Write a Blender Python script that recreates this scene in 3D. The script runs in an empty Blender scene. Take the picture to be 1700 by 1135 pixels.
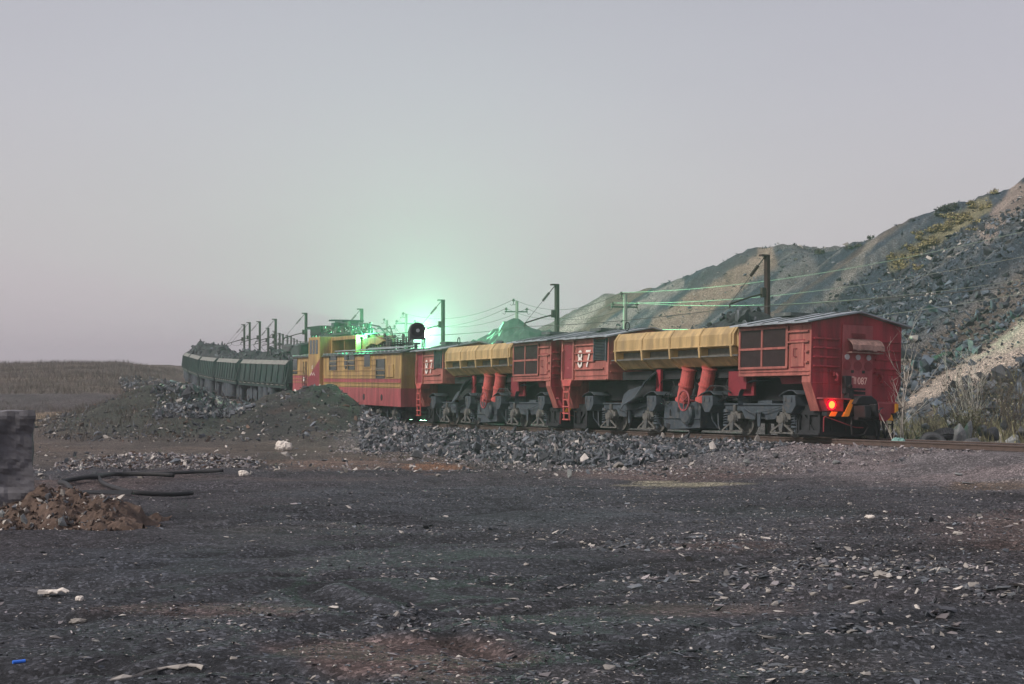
import bpy, bmesh, math, random
import numpy as np
from mathutils import Vector, Matrix, Euler
random.seed(7); rng = np.random.default_rng(7)
R = math.radians
SC = bpy.context.scene
COL = SC.collection

# ------------------------------------------------------------ camera, sky, sun
F = 2690.0            # focal length in photo pixels (photo is 1700 wide)
HZ = 662.0            # photo row of the level horizon
EYE = 1.7
cam = bpy.data.objects.new('camera', bpy.data.cameras.new('camera')); COL.objects.link(cam)
cam.data.sensor_width = 36; cam.data.lens = 36*F/1700
cam.data.clip_start = 0.1; cam.data.clip_end = 9000
cam.location = (0, 0, EYE)
cam.rotation_euler = (R(90)+math.atan((HZ-567.5)/F), 0, 0)
SC.camera = cam
SC.view_settings.view_transform = 'Standard'; SC.view_settings.look = 'None'
SC.view_settings.exposure = 0.95; SC.view_settings.gamma = 1
FLOOD, HAZE = 30000, 0.0009
SUN_EL, SUN_AZ = R(38), R(-118)      # sun behind thick cloud, from the left and slightly behind the camera
w = bpy.data.worlds.new('World'); SC.world = w; w.use_nodes = True
nt = w.node_tree; nt.nodes.clear()
def N(nt, t, **k):
    n = nt.nodes.new(t)
    for a, b in k.items(): setattr(n, a, b)
    return n
sky = N(nt, 'ShaderNodeTexSky', sky_type='NISHITA', sun_disc=False)
sky.sun_elevation = SUN_EL; sky.sun_rotation = SUN_AZ; sky.dust_density = 4.0; sky.air_density = 1.5
bg = N(nt, 'ShaderNodeBackground'); bg.inputs[1].default_value = 0.1
out = N(nt, 'ShaderNodeOutputWorld')
tc = N(nt, 'ShaderNodeTexCoord'); sep = N(nt, 'ShaderNodeSeparateXYZ')
ramp = N(nt, 'ShaderNodeValToRGB')
cr = ramp.color_ramp
cr.elements[0].position = 0.0; cr.elements[0].color = (3.46, 2.94, 3.20, 1)
cr.elements[1].position = 1.0; cr.elements[1].color = (2.52, 2.47, 2.81, 1)
for p, c in ((0.05, (3.41, 2.99, 3.23, 1)), (0.11, (3.10, 2.86, 3.04, 1)), (0.19, (2.75, 2.59, 2.88, 1)), (0.30, (2.33, 2.23, 2.57, 1))):
    e = cr.elements.new(p); e.color = c
noi = N(nt, 'ShaderNodeTexNoise'); noi.inputs['Scale'].default_value = 1.6; noi.inputs['Detail'].default_value = 3
mp = N(nt, 'ShaderNodeMapping'); mp.inputs['Scale'].default_value = (1, 1, 3.0)
mul = N(nt, 'ShaderNodeMixRGB', blend_type='MULTIPLY'); mul.inputs[0].default_value = 1
nr = N(nt, 'ShaderNodeMapRange'); nr.inputs[1].default_value = 0.3; nr.inputs[2].default_value = 0.7; nr.inputs[3].default_value = 0.93; nr.inputs[4].default_value = 1.05
mix = N(nt, 'ShaderNodeMixRGB'); mix.inputs[0].default_value = 0.9
L = nt.links.new
L(tc.outputs['Generated'], sep.inputs[0]); L(sep.outputs[2], ramp.inputs[0])
L(tc.outputs['Generated'], mp.inputs[0]); L(mp.outputs[0], noi.inputs['Vector']); L(noi.outputs[0], nr.inputs[0])
L(ramp.outputs[0], mul.inputs[1]); L(nr.outputs[0], mul.inputs[2])
L(sky.outputs[0], mix.inputs[1]); L(mul.outputs[0], mix.inputs[2])
L(mix.outputs[0], bg.inputs[0]); L(bg.outputs[0], out.inputs[0])
sd = bpy.data.lights.new('sun', 'SUN'); sd.energy = 1.5; sd.angle = R(10); sd.color = (1.0, 0.93, 0.86)
sun = bpy.data.objects.new('sun', sd); COL.objects.link(sun)
# direction the light comes from: azimuth measured from +Y clockwise
sv = Vector((math.sin(SUN_AZ)*math.cos(SUN_EL), math.cos(SUN_AZ)*math.cos(SUN_EL), math.sin(SUN_EL)))
sun.rotation_euler = sv.to_track_quat('Z', 'Y').to_euler(); sun.location = sv*60
SC.cycles.max_bounces = 6; SC.cycles.diffuse_bounces = 3; SC.cycles.volume_bounces = 1
SC.cycles.use_denoising = True
SC.cycles.sample_clamp_indirect = 4

# ------------------------------------------------------------ noise in numpy
def _hash(ix, iy, seed):
    h = (ix.astype(np.int64)*374761393 + iy.astype(np.int64)*668265263 + seed*974634777) & 0x7fffffff
    h = ((h ^ (h >> 13))*1274126177) & 0x7fffffff
    return ((h ^ (h >> 16)) & 0xffff)/65535.0
def vnoise(x, y, seed=0):
    x = np.asarray(x, float); y = np.asarray(y, float)
    ix = np.floor(x); iy = np.floor(y); fx = x-ix; fy = y-iy
    fx = fx*fx*(3-2*fx); fy = fy*fy*(3-2*fy)
    a = _hash(ix, iy, seed); b = _hash(ix+1, iy, seed); c = _hash(ix, iy+1, seed); d = _hash(ix+1, iy+1, seed)
    return (a*(1-fx)+b*fx)*(1-fy)+(c*(1-fx)+d*fx)*fy-0.5
def fbm(x, y, sc, octv=4, seed=0, gain=0.5):
    r = 0; a = 1.0; f = 1.0/sc
    for k in range(octv):
        r = r+a*vnoise(np.asarray(x)*f+17.3*k, np.asarray(y)*f-9.1*k, seed+k); a *= gain; f *= 2.03
    return r
def sm(e0, e1, x):
    t = np.clip((np.asarray(x, float)-e0)/(e1-e0), 0, 1); return t*t*(3-2*t)

# ------------------------------------------------------------ track centre line
AN = [(49.2, -31.8), (36.3, -4.7), (23.4, 22.4), (16.9, 36.0), (10.48, 49.53), (3.3, 64.4), (-3.45, 80.4), (-12.45, 103.1),
      (-18.2, 116.5), (-22.4, 129.8), (-26.2, 143.2), (-29.8, 156.8), (-33.0, 170.3), (-35.4, 183.9), (-36.9, 197.8), (-37.4, 212),
      (-36.9, 226), (-35.4, 240), (-33, 254), (-29.5, 268), (-25, 281), (-19.5, 294), (-13, 307), (-5, 320)]
def catmull(P, step=0.5):
    P = [np.array(p, float) for p in P]; o = []
    for i in range(1, len(P)-2):
        a, b, c, d = P[i-1:i+3]; n = max(2, int(np.linalg.norm(c-b)/step))
        for k in range(n):
            t = k/n
            o.append(0.5*((2*b)+(-a+c)*t+(2*a-5*b+4*c-d)*t*t+(-a+3*b-3*c+d)*t**3))
    o.append(P[-2]); return np.array(o)
TR = catmull(AN, 1.0)
TS = np.concatenate([[0], np.cumsum(np.linalg.norm(np.diff(TR, axis=0), axis=1))])
_tan = np.gradient(TR, axis=0); _tan /= np.linalg.norm(_tan, axis=1)[:, None]
i80 = int(np.argmin(abs(TR[:, 1]-80)+abs(TR[:, 0]+3)))
_s80 = TS[i80]
TZ = np.interp(TS-_s80, [-200, 0, 16, 24.5, 32, 44, 55, 70, 81, 96, 110, 140, 180, 300], [.47, .5, .68, .95, 1.2, 1.5, 1.85, 2.35, 2.85, 3.4, 4.0, 5.1, 6.6, 8.5])
def track_at(s):
    x = np.interp(s, TS, TR[:, 0]); y = np.interp(s, TS, TR[:, 1]); z = np.interp(s, TS, TZ)
    tx = np.interp(s, TS, _tan[:, 0]); ty = np.interp(s, TS, _tan[:, 1]); l = math.hypot(tx, ty)
    return x, y, z, tx/l, ty/l
def track_frame(x, y):
    """signed distance (+ = beyond the track) , arc length and rail height for points"""
    x = np.asarray(x, float).ravel(); y = np.asarray(y, float).ravel()
    d = np.full(x.shape, 999.0); s = np.zeros(x.shape); z = np.full(x.shape, .47)
    m = (y > -20) & (y < 330) & (x > -90) & (x < 90)
    idx = np.nonzero(m)[0]
    for c in range(0, len(idx), 40000):
        ii = idx[c:c+40000]
        dx = x[ii, None]-TR[None, :, 0]; dy = y[ii, None]-TR[None, :, 1]
        k = np.argmin(dx*dx+dy*dy, axis=1)
        ddx = x[ii]-TR[k, 0]; ddy = y[ii]-TR[k, 1]
        tx, ty = _tan[k, 0], _tan[k, 1]
        d[ii] = ddx*ty-ddy*tx; along = ddx*tx+ddy*ty
        s[ii] = TS[k]+along; z[ii] = np.interp(s[ii], TS, TZ)
    return d, s, z

# ------------------------------------------------------------ terrain height
HU = np.array([-.429, .903]); HN = np.array([.903, .429]); HF = np.array([35.0, 50.7])
CREST = [(2600, 120), (2200, 170), (1950, 215), (1800, 262), (1760, 268), (1700, 283), (1650, 310), (1620, 318), (1600, 330), (1560, 350), (1510, 378), (1450, 385),
         (1430, 405), (1400, 407), (1345, 418), (1300, 414), (1265, 409), (1235, 417), (1205, 438), (1180, 443), (1115, 460), (1085, 472), (1040, 487), (985, 497)]
_ct, _ch, _cw = [], [], []
for px, py in CREST:
    q = (px-850)/F; k = (HZ-py)/F; tanr = 0.66
    nd = q*HN[0]+HN[1]
    c0 = HF.dot(HN)
    # z = EYE + k D ; z-z0 = tanr*(nd*D - c0)
    D = (EYE-0.3+tanr*c0)/(tanr*nd-k)
    P = np.array([q*D, D]); t = (P-HF).dot(HU)
    _ct.append(t); _ch.append(EYE+k*D-0.3)
o_ = np.argsort(_ct); _ct = np.array(_ct)[o_]; _ch = np.array(_ch)[o_]
_tg = np.arange(0, 98, 1.0); _cg = np.interp(_tg, _ct, _ch); _cg = np.convolve(np.pad(_cg, 1, mode='edge'), [.25, .5, .25], 'valid'); _ct, _ch = _tg, _cg
def hill_tab(t):
    h = np.interp(t, _ct, _ch)
    return np.where(t > _ct[-1], np.maximum(0, _ch[-1]-(t-_ct[-1])*0.8), h)
def hill(x, y):
    dx = x-HF[0]; dy = y-HF[1]
    t = dx*HU[0]+dy*HU[1]; d = dx*HN[0]+dy*HN[1]
    H = hill_tab(t)
    H = H+(0.45*fbm(t, t*0, 3.0, 3, 5)+.75*fbm(t, d*.02, 1.1, 4, 6))*np.clip(H/6, 0, 1)
    sl = 0.66*np.maximum(d, 0)
    rib = fbm(t+d*0.05, d*0.06, 5.0, 4, 11)*1.5*sm(0, 8, d)+fbm(t+d*.08, d*0.12, 1.8, 4, 21)*0.75
    face = sl+rib*np.clip(H/12, .2, 1)
    k = 0.5
    top = H+0.25*fbm(x, y, 2.0, 4, 31)-np.maximum(0, d-H/0.66-6)*0.02
    return np.where(d > 0, np.maximum(0, np.minimum(face, top)), 0), t, d, H
M1 = ([330, 365, 400, 440, 480, 520, 560, 600, 630, 660, 680], [700, 692, 680, 666, 656, 652, 663, 682, 695, 707, 716])
M2 = ([20, 60, 100, 150, 200, 240, 300, 340, 370, 420, 460], [728, 712, 699, 681, 662, 650, 645, 655, 672, 700, 720])
def heap(x, y, tab, Dc, wn, wf, base, noise):
    q = 850+F*x/np.maximum(y, 1)
    cy = np.interp(q, tab[0], tab[1], left=900, right=900)
    zc = EYE+(HZ-cy)*Dc/F
    hh = np.maximum(0, zc-base)
    g = np.where(y < Dc, sm(-wn, 0, y-Dc), 1-sm(0, wf, y-Dc))
    edge = np.where(y < Dc, np.clip((y-Dc+wn)/wn, 0, 1), g)
    return hh*(0.35*g+0.65*edge)*(1+noise)
def ground_z(x, y, parts=False):
    x = np.asarray(x, float); y = np.asarray(y, float); shp = x.shape
    x = x.ravel(); y = y.ravel()
    q = x/np.maximum(np.abs(y), 6)
    a = .006-.0025*sm(.1, .22, q)
    yy = np.clip(y, -20, 62)
    base = .02-a*yy
    left = 1-sm(-8, 2, x+0.16*y*0)            # open field on the left
    fld = np.interp(y, [62, 75, 100, 122, 128, 150, 200, 260, 600], [0, .15, .62, 1.35, 2.3, 3.6, 6.5, 6.7, 6.7])
    lf = 1-sm(-12, 4, x+0.0*y)
    base = base+fld*np.where(y > 62, lf, 0)+(1-lf)*sm(62, 90, y)*.5
    d, s, zr = track_frame(x, y)
    n1 = fbm(x, y, 6, 4, 1); n2 = fbm(x, y, 1.2, 3, 2); n3 = fbm(x, y, .3, 2, 3)
    # wheel ruts and scraped ridges of the dark yard
    near = sm(70, 55, y)
    rough = .16*n1+.05*n2*sm(3, 10, np.hypot(x, y))+.014*n3*sm(50, 15, y)
    ridge = np.maximum(0, .25-np.abs(fbm(x*.5, y*1.6, 3.2, 3, 8)))*.25
    rut = np.abs(fbm(x*.32+.25*y, y*1.1-.12*x, 2.2, 3, 14)); z = base+rough*(.6+.4*sm(15, 40, y))+ridge*near*.9-.09*sm(.09, .0, rut)*near+.05*fbm(x*.6, y*1.3, .9, 3, 15)*near
    z = z+fbm(x, y, 14, 3, 61)*.35*lf*sm(120, 160, y)
    z = z+rut_field(x, y)
    # embankment
    zt = zr-.15
    wf = 6.0-2.2*sm(.12, .25, q)
    wf = np.where(y > 95, 8, wf)
    en = np.clip((-d-2.3)/wf, 0, 1)
    nearf = np.where(-d < 2.3, 1, np.clip(1-en**0.9, 0, 1))
    lump = (.35*n2+.25*fbm(x, y, 2.6, 3, 9))*sm(2.2, 3.2, -d)*nearf
    emb = np.where(d < 0, z*(1-nearf)+zt*nearf+lump, zt)
    farf = 1-sm(30, 60, d)
    flat_far = zt+.25*n2*sm(2.2, 5, d)-.15*sm(2.2, 4, d)
    zfar = np.where(d < 999, flat_far*farf+np.maximum(z, zt*.3)*(1-farf), z)
    z = np.where(d < -2.3, emb, np.where(d < 2.3, zt-.02, np.where(d > 900, z, zfar)))
    hz, ht, hd, hH = hill(x, y)
    hmask = (hd > 0) & (hz > .25) & (d > 8)
    kb = np.where(d > 8, sm(1, 9, hd), 0); z = z*(1-kb)+(.3+.15*n2)*kb+np.where(d > 8, hz, 0)
    nf = .35*fbm(x, y, 3.2, 4, 41)+.12*n2
    m1 = heap(x, y, M1, 84, 15, 9, -.3, nf); m1 = np.where(d < -2.5, m1*sm(2.3, 3.6, -d), 0)
    m2 = heap(x, y, M2, 92, 24, 14, -.2, nf*1.1); m2 = np.where(d < -4, m2*sm(4, 8, -d), 0)
    G = ([70, 95, 160, 260, 340, 420, 470], [800, 772, 764, 752, 756, 770, 790])
    g1 = heap(x, y, G, 45, 4, 6, -.25, nf)
    C = ([430, 480, 560, 650, 760, 800], [790, 776, 772, 774, 778, 790])
    g2 = heap(x, y, C, 46, 3, 4, -.25, nf)*.8
    ms = np.maximum(np.maximum(m1, m2), np.maximum(g1, g2))
    z = np.where(ms > .02, np.maximum(z, z*.3+(ms-.3)), z) if False else z+np.where(m1 > m2, m1, m2)*.9+g1+g2
    z = z.reshape(shp)
    if not parts: return z
    return z, dict(d=d, s=s, hill=hmask, ht=ht, hd=hd, hH=hH, m1=m1, m2=m2, g1=g1, g2=g2, lf=lf, q=q, n1=n1, n2=n2)
RUTS = [[(-40, 1050), (200, 1016), (420, 976), (620, 955), (760, 962)], [(560, 985), (700, 1030), (840, 1070), (1000, 1128)], [(0, 960), (300, 930), (640, 905), (900, 880)], [(880, 975), (1100, 940), (1330, 928), (1560, 905)],
        [(250, 1110), (520, 1060), (800, 1010), (1150, 985)], [(300, 870), (620, 850), (900, 838), (1250, 826)], [(1100, 1100), (1300, 1050), (1560, 1020), (1760, 1010)]]
def rut_field(x, y):
    o = np.zeros(x.shape); m = (y > 6) & (y < 40) & (np.abs(x) < y*.45); xx, yy = x[m], y[m]; acc = np.zeros(xx.shape)
    for k, pl in enumerate(RUTS):
        W = []
        for px, py in pl:
            D = 1.68/((py-HZ)/F-.005); W.append(((px-850)/F*D, D))
        W = catmull([W[0]]+W+[W[-1]], .6); best = np.full(xx.shape, 99.0)
        for a, b in zip(W[:-1], W[1:]):
            e = b-a; l2 = max(e.dot(e), 1e-6); t = np.clip(((xx-a[0])*e[0]+(yy-a[1])*e[1])/l2, 0, 1)
            best = np.minimum(best, np.hypot(xx-(a[0]+t*e[0]), yy-(a[1]+t*e[1])))
        best = best+.12*fbm(xx, yy, .7, 3, 120+k)
        amp = .55+.6*fbm(xx, yy, 1.6, 3, 140+k)
        acc += amp*(.05*np.exp(-(best/.13)**2)-.05*np.exp(-((best-.3)/.16)**2))
    o[m] = acc; return o
def gz(x, y): return float(ground_z(np.array([x]), np.array([y]))[0])
def gp(px, py):
    """where the photo's pixel meets the ground of the open yard"""
    q = (px-850)/F
    D = 40.0
    Ds = np.geomspace(8, 160, 900); z = ground_z(q*Ds, Ds)
    row = HZ-(z-EYE)*F/Ds
    k = np.nonzero(row <= py)[0]
    D = Ds[k[0]] if len(k) else 160
    return Vector((q*D, D, gz(q*D, D)))
def on_ray(px, D, py=None):
    x = (px-850)/F*D
    return Vector((x, D, EYE+(HZ-py)*D/F if py is not None else gz(x, D)))

# ------------------------------------------------------------ materials
def mat(name, col, rough=.7, metal=0, var=.25, vscale=3.0, col2=None, mask=(.45, .62), bump=.0, bscale=30, island=0, spec=.4, streak=False, detail=5):
    m = bpy.data.materials.new(name); m.use_nodes = True; nt = m.node_tree; b = nt.nodes['Principled BSDF']; L = nt.links.new
    b.inputs['Roughness'].default_value = rough; b.inputs['Metallic'].default_value = metal; b.inputs['Specular IOR Level'].default_value = spec
    tc = N(nt, 'ShaderNodeTexCoord'); mp = N(nt, 'ShaderNodeMapping'); L(tc.outputs['Object'], mp.inputs[0])
    if streak: mp.inputs['Scale'].default_value = (1.6, 1.6, .25)
    n1 = N(nt, 'ShaderNodeTexNoise'); n1.inputs['Scale'].default_value = vscale; n1.inputs['Detail'].default_value = detail; n1.inputs['Roughness'].default_value = .65
    L(mp.outputs[0], n1.inputs['Vector'])
    hsv = N(nt, 'ShaderNodeHueSaturation'); hsv.inputs['Color'].default_value = (*col, 1)
    mr = N(nt, 'ShaderNodeMapRange'); mr.inputs[1].default_value = .3; mr.inputs[2].default_value = .7; mr.inputs[3].default_value = 1-var; mr.inputs[4].default_value = 1+var
    L(n1.outputs[0], mr.inputs[0]); src = hsv.outputs[0]
    if island:
        g = N(nt, 'ShaderNodeNewGeometry'); m2 = N(nt, 'ShaderNodeMapRange'); m2.inputs[3].default_value = 1-island; m2.inputs[4].default_value = 1+island*1.6
        L(g.outputs['Random Per Island'], m2.inputs[0]); mm = N(nt, 'ShaderNodeMath', operation='MULTIPLY'); L(mr.outputs[0], mm.inputs[0]); L(m2.outputs[0], mm.inputs[1]); L(mm.outputs[0], hsv.inputs['Value'])
    elif streak:
        mp4 = N(nt, 'ShaderNodeMapping'); mp4.inputs['Scale'].default_value = (1.9, 1.9, .45); L(tc.outputs['Object'], mp4.inputs[0])
        n4 = N(nt, 'ShaderNodeTexNoise'); n4.inputs['Scale'].default_value = 1.3; n4.inputs['Detail'].default_value = 6; L(mp4.outputs[0], n4.inputs['Vector'])
        m4 = N(nt, 'ShaderNodeMapRange'); m4.inputs[1].default_value = .35; m4.inputs[2].default_value = .62; m4.inputs[3].default_value = .62; m4.inputs[4].default_value = 1.08; L(n4.outputs[0], m4.inputs[0])
        mm = N(nt, 'ShaderNodeMath', operation='MULTIPLY'); L(mr.outputs[0], mm.inputs[0]); L(m4.outputs[0], mm.inputs[1]); L(mm.outputs[0], hsv.inputs['Value'])
    else: L(mr.outputs[0], hsv.inputs['Value'])
    if col2 is not None:
        n2 = N(nt, 'ShaderNodeTexNoise'); n2.inputs['Scale'].default_value = vscale*1.7; n2.inputs['Detail'].default_value = 8; n2.inputs['Roughness'].default_value = .7
        L(mp.outputs[0], n2.inputs['Vector'])
        r2 = N(nt, 'ShaderNodeMapRange'); r2.inputs[1].default_value = mask[0]; r2.inputs[2].default_value = mask[1]; L(n2.outputs[0], r2.inputs[0])
        mx = N(nt, 'ShaderNodeMixRGB'); L(r2.outputs[0], mx.inputs[0]); L(src, mx.inputs[1]); mx.inputs[2].default_value = (*col2, 1); src = mx.outputs[0]
    L(src, b.inputs['Base Color'])
    if bump:
        n3 = N(nt, 'ShaderNodeTexNoise'); n3.inputs['Scale'].default_value = bscale; n3.inputs['Detail'].default_value = 4; L(tc.outputs['Object'], n3.inputs['Vector'])
        bp = N(nt, 'ShaderNodeBump'); bp.inputs['Strength'].default_value = bump; bp.inputs['Distance'].default_value = .02
        L(n3.outputs[0], bp.inputs['Height']); L(bp.outputs[0], b.inputs['Normal'])
    return m
def emis(name, col, st):
    m = bpy.data.materials.new(name); m.use_nodes = True; nt = m.node_tree; nt.nodes.clear()
    e = N(nt, 'ShaderNodeEmission'); e.inputs[0].default_value = (*col, 1); e.inputs[1].default_value = st
    o = N(nt, 'ShaderNodeOutputMaterial'); nt.links.new(e.outputs[0], o.inputs[0]); return m
M = {}
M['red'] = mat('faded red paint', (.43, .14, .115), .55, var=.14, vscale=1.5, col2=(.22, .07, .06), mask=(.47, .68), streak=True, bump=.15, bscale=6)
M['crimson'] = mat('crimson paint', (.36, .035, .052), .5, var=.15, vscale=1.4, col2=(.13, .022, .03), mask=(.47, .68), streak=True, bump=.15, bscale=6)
M['dkred'] = mat('dark crimson paint', (.2, .02, .03), .55, var=.2, vscale=2)
M['maroon'] = mat('maroon paint', (.22, .035, .045), .6, var=.2, vscale=1.5)
M['pinkred'] = mat('pinkish red paint', (.37, .085, .095), .6, var=.14, vscale=1.0, col2=(.2, .06, .06), mask=(.46, .72), streak=True)
M['yellow'] = mat('dusty ochre yellow paint', (.52, .36, .165), .6, var=.12, vscale=1.2, col2=(.28, .2, .11), mask=(.46, .72), streak=True, bump=.15, bscale=5)
M['locoyel'] = mat('faded yellow paint', (.43, .285, .105), .6, var=.15, vscale=1.0, col2=(.2, .11, .07), mask=(.44, .68), streak=True)
M['stripe'] = mat('hazard yellow paint', (.75, .33, .03), .5, var=.1)
M['black'] = mat('black iron', (.018, .018, .02), .6, var=.3, vscale=4)
M['dark'] = mat('sooty dark interior steel', (.022, .023, .026), .75, var=.3, vscale=3)
M['grille'] = mat('dark brown grille', (.035, .018, .02), .7, var=.25, vscale=5)
M['iron'] = mat('dusty grey blue iron', (.05, .064, .078), .6, var=.4, vscale=2.5, col2=(.11, .1, .088), mask=(.52, .72), bump=.2, bscale=14)
M['iron2'] = mat('dusty tan grey iron', (.115, .11, .1), .7, var=.35, vscale=4, col2=(.07, .08, .09), mask=(.5, .65))
M['roof'] = mat('weathered grey roof sheet', (.33, .36, .39), .45, metal=.2, var=.25, vscale=1.2, col2=(.12, .12, .13), mask=(.52, .66), bump=.3, bscale=4)
M['roof2'] = mat('dark tar roof', (.075, .085, .085), .6, var=.4, vscale=1.5, col2=(.2, .22, .2), mask=(.55, .66))
M['white'] = mat('white painted letters', (.75, .7, .64), .6, var=.25, vscale=9)
M['letter'] = mat('pinkish painted letters', (.9, .6, .52), .6, var=.15, vscale=9)
M['lens'] = mat('dusty pale lens', (.45, .45, .47), .3, var=.1)
M['steel'] = mat('polished rail steel', (.6, .57, .57), .4, metal=.5, var=.15, vscale=1)
M['rust'] = mat('brown rusty steel', (.085, .06, .05), .8, var=.3, vscale=4)
M['sleeper'] = mat('weathered grey timber', (.13, .115, .095), .9, var=.35, vscale=3)
M['wagon'] = mat('dark wagon steel with painted green glow', (.016, .044, .038), .65, var=.45, vscale=1.2, col2=(.07, .09, .078), mask=(.5, .7), streak=True)  # green lamp glow on the wagon sides is put into this colour
M['canopy'] = mat('tattered reddish canopy', (.27, .16, .14), .85, var=.35, vscale=6)
M['rim'] = mat('worn pale wagon rim', (.2, .2, .18), .6, var=.3, vscale=2, col2=(.36, .34, .3), mask=(.55, .7))
M['wood'] = mat('dark brown pole steel', (.05, .028, .026), .7, var=.3, vscale=1.5)
M['polegreen'] = mat('dark weathered pole steel', (.05, .05, .04), .7, var=.3, vscale=1.5)
M['concrete'] = mat('weathered pole concrete', (.26, .25, .23), .85, var=.2, vscale=2)
M['wire'] = mat('dull aluminium wire', (.22, .23, .2), .5, metal=.3, var=.1)
M['wiredark'] = mat('dark contact wire', (.07, .07, .065), .5, metal=.3, var=.1)
M['glass'] = mat('dark dusty window glass', (.025, .035, .035), .15, var=.1, spec=.6)
M['porcelain'] = mat('brown glazed insulator', (.06, .04, .035), .25, var=.1)
M['rubber'] = mat('black rubber', (.02, .02, .022), .7, var=.3, vscale=8)
M['tyre'] = mat('dusty tyre rubber', (.07, .072, .075), .85, var=.3, vscale=6, bump=.3, bscale=20)
M['redmach'] = mat('faded salmon red machine paint', (.5, .1, .09), .6, var=.2, vscale=3, col2=(.2, .07, .06), mask=(.52, .7))
M['coal'] = mat('dark angular rock', (.045, .048, .055), .8, var=.3, vscale=2, island=.55, bump=.3, bscale=8)
M['rubble'] = mat('grey blue shale rubble', (.07, .077, .088), .75, var=.35, vscale=3, island=.75, col2=(.22, .215, .21), mask=(.56, .68), bump=.3, bscale=12)
M['hillrock'] = mat('dark shale blocks', (.052, .066, .082), .65, var=.3, vscale=2, island=.75, bump=.3, bscale=6)
M['palerock'] = mat('pale sandstone chips', (.31, .285, .26), .85, var=.2, vscale=5, island=.5)
M['gravel'] = mat('pinkish grey gravel', (.2, .18, .185), .85, var=.2, vscale=5, island=.6)
M['chipdark'] = mat('dark shale chips', (.06, .062, .07), .8, var=.3, vscale=8, island=.6)
M['ore'] = mat('dark green grey ore', (.042, .05, .052), .85, var=.4, vscale=2.2, bump=.6, bscale=5, island=.4)
M['clay'] = mat('brown clay clods', (.085, .058, .045), .95, var=.35, vscale=6, island=.45, bump=.5, bscale=30)
M['boulder'] = mat('weathered grey boulder', (.2, .21, .21), .85, var=.25, vscale=2.5, col2=(.33, .32, .29), mask=(.52, .68), bump=.6, bscale=7)
M['boulderdark'] = mat('dark grey boulder', (.08, .082, .088), .85, var=.3, vscale=3, bump=.6, bscale=7)
M['slab'] = mat('dark blasted concrete', (.13, .125, .135), .85, var=.35, vscale=2.2, col2=(.17, .155, .15), mask=(.58, .7), bump=.8, bscale=9)
M['bark'] = mat('grey brown twigs', (.11, .085, .07), .9, var=.3, vscale=5)
M['birch'] = mat('pale birch bark', (.5, .46, .4), .85, var=.3, vscale=9, col2=(.1, .09, .08), mask=(.58, .66))
M['leafdark'] = mat('withered dark leaves', (.05, .04, .03), .9, var=.4, vscale=6, island=.4)
M['olive'] = mat('dry olive brush', (.15, .14, .08), .9, var=.3, vscale=6, island=.4)
M['shrub'] = mat('yellow autumn leaves', (.25, .215, .1), .9, var=.3, vscale=3, island=.45)
M['shrubdk'] = mat('dark green scrub leaves', (.07, .085, .06), .9, var=.3, vscale=3, island=.45)
M['reed'] = mat('dry grey brown reeds', (.085, .068, .054), .95, var=.3, vscale=.2, island=.45)
M['cloth'] = mat('dirty white cloth', (.7, .64, .58), .9, var=.15, vscale=12, col2=(.35, .32, .3), mask=(.55, .7))
M['teal'] = mat('pale green tarpaulin', (.22, .4, .36), .7, var=.25, vscale=6)
M['blue'] = mat('bright blue plastic', (.04, .19, .8), .4, var=.05)
M['hood'] = mat('dark grey lamp housing', (.05, .05, .052), .6, var=.2)
M['redlit'] = emis('lit red tail lamp', (1.0, .12, .02), 3.0)
M['greenlit'] = emis('lit green lamp glass', (.2, 1, .5), 6)
M['redring'] = emis('glowing red lamp rim', (1, .0, .02), 1.6)
M['flood'] = emis('lit floodlight lens', (.75, 1.0, .8), 60)

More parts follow.
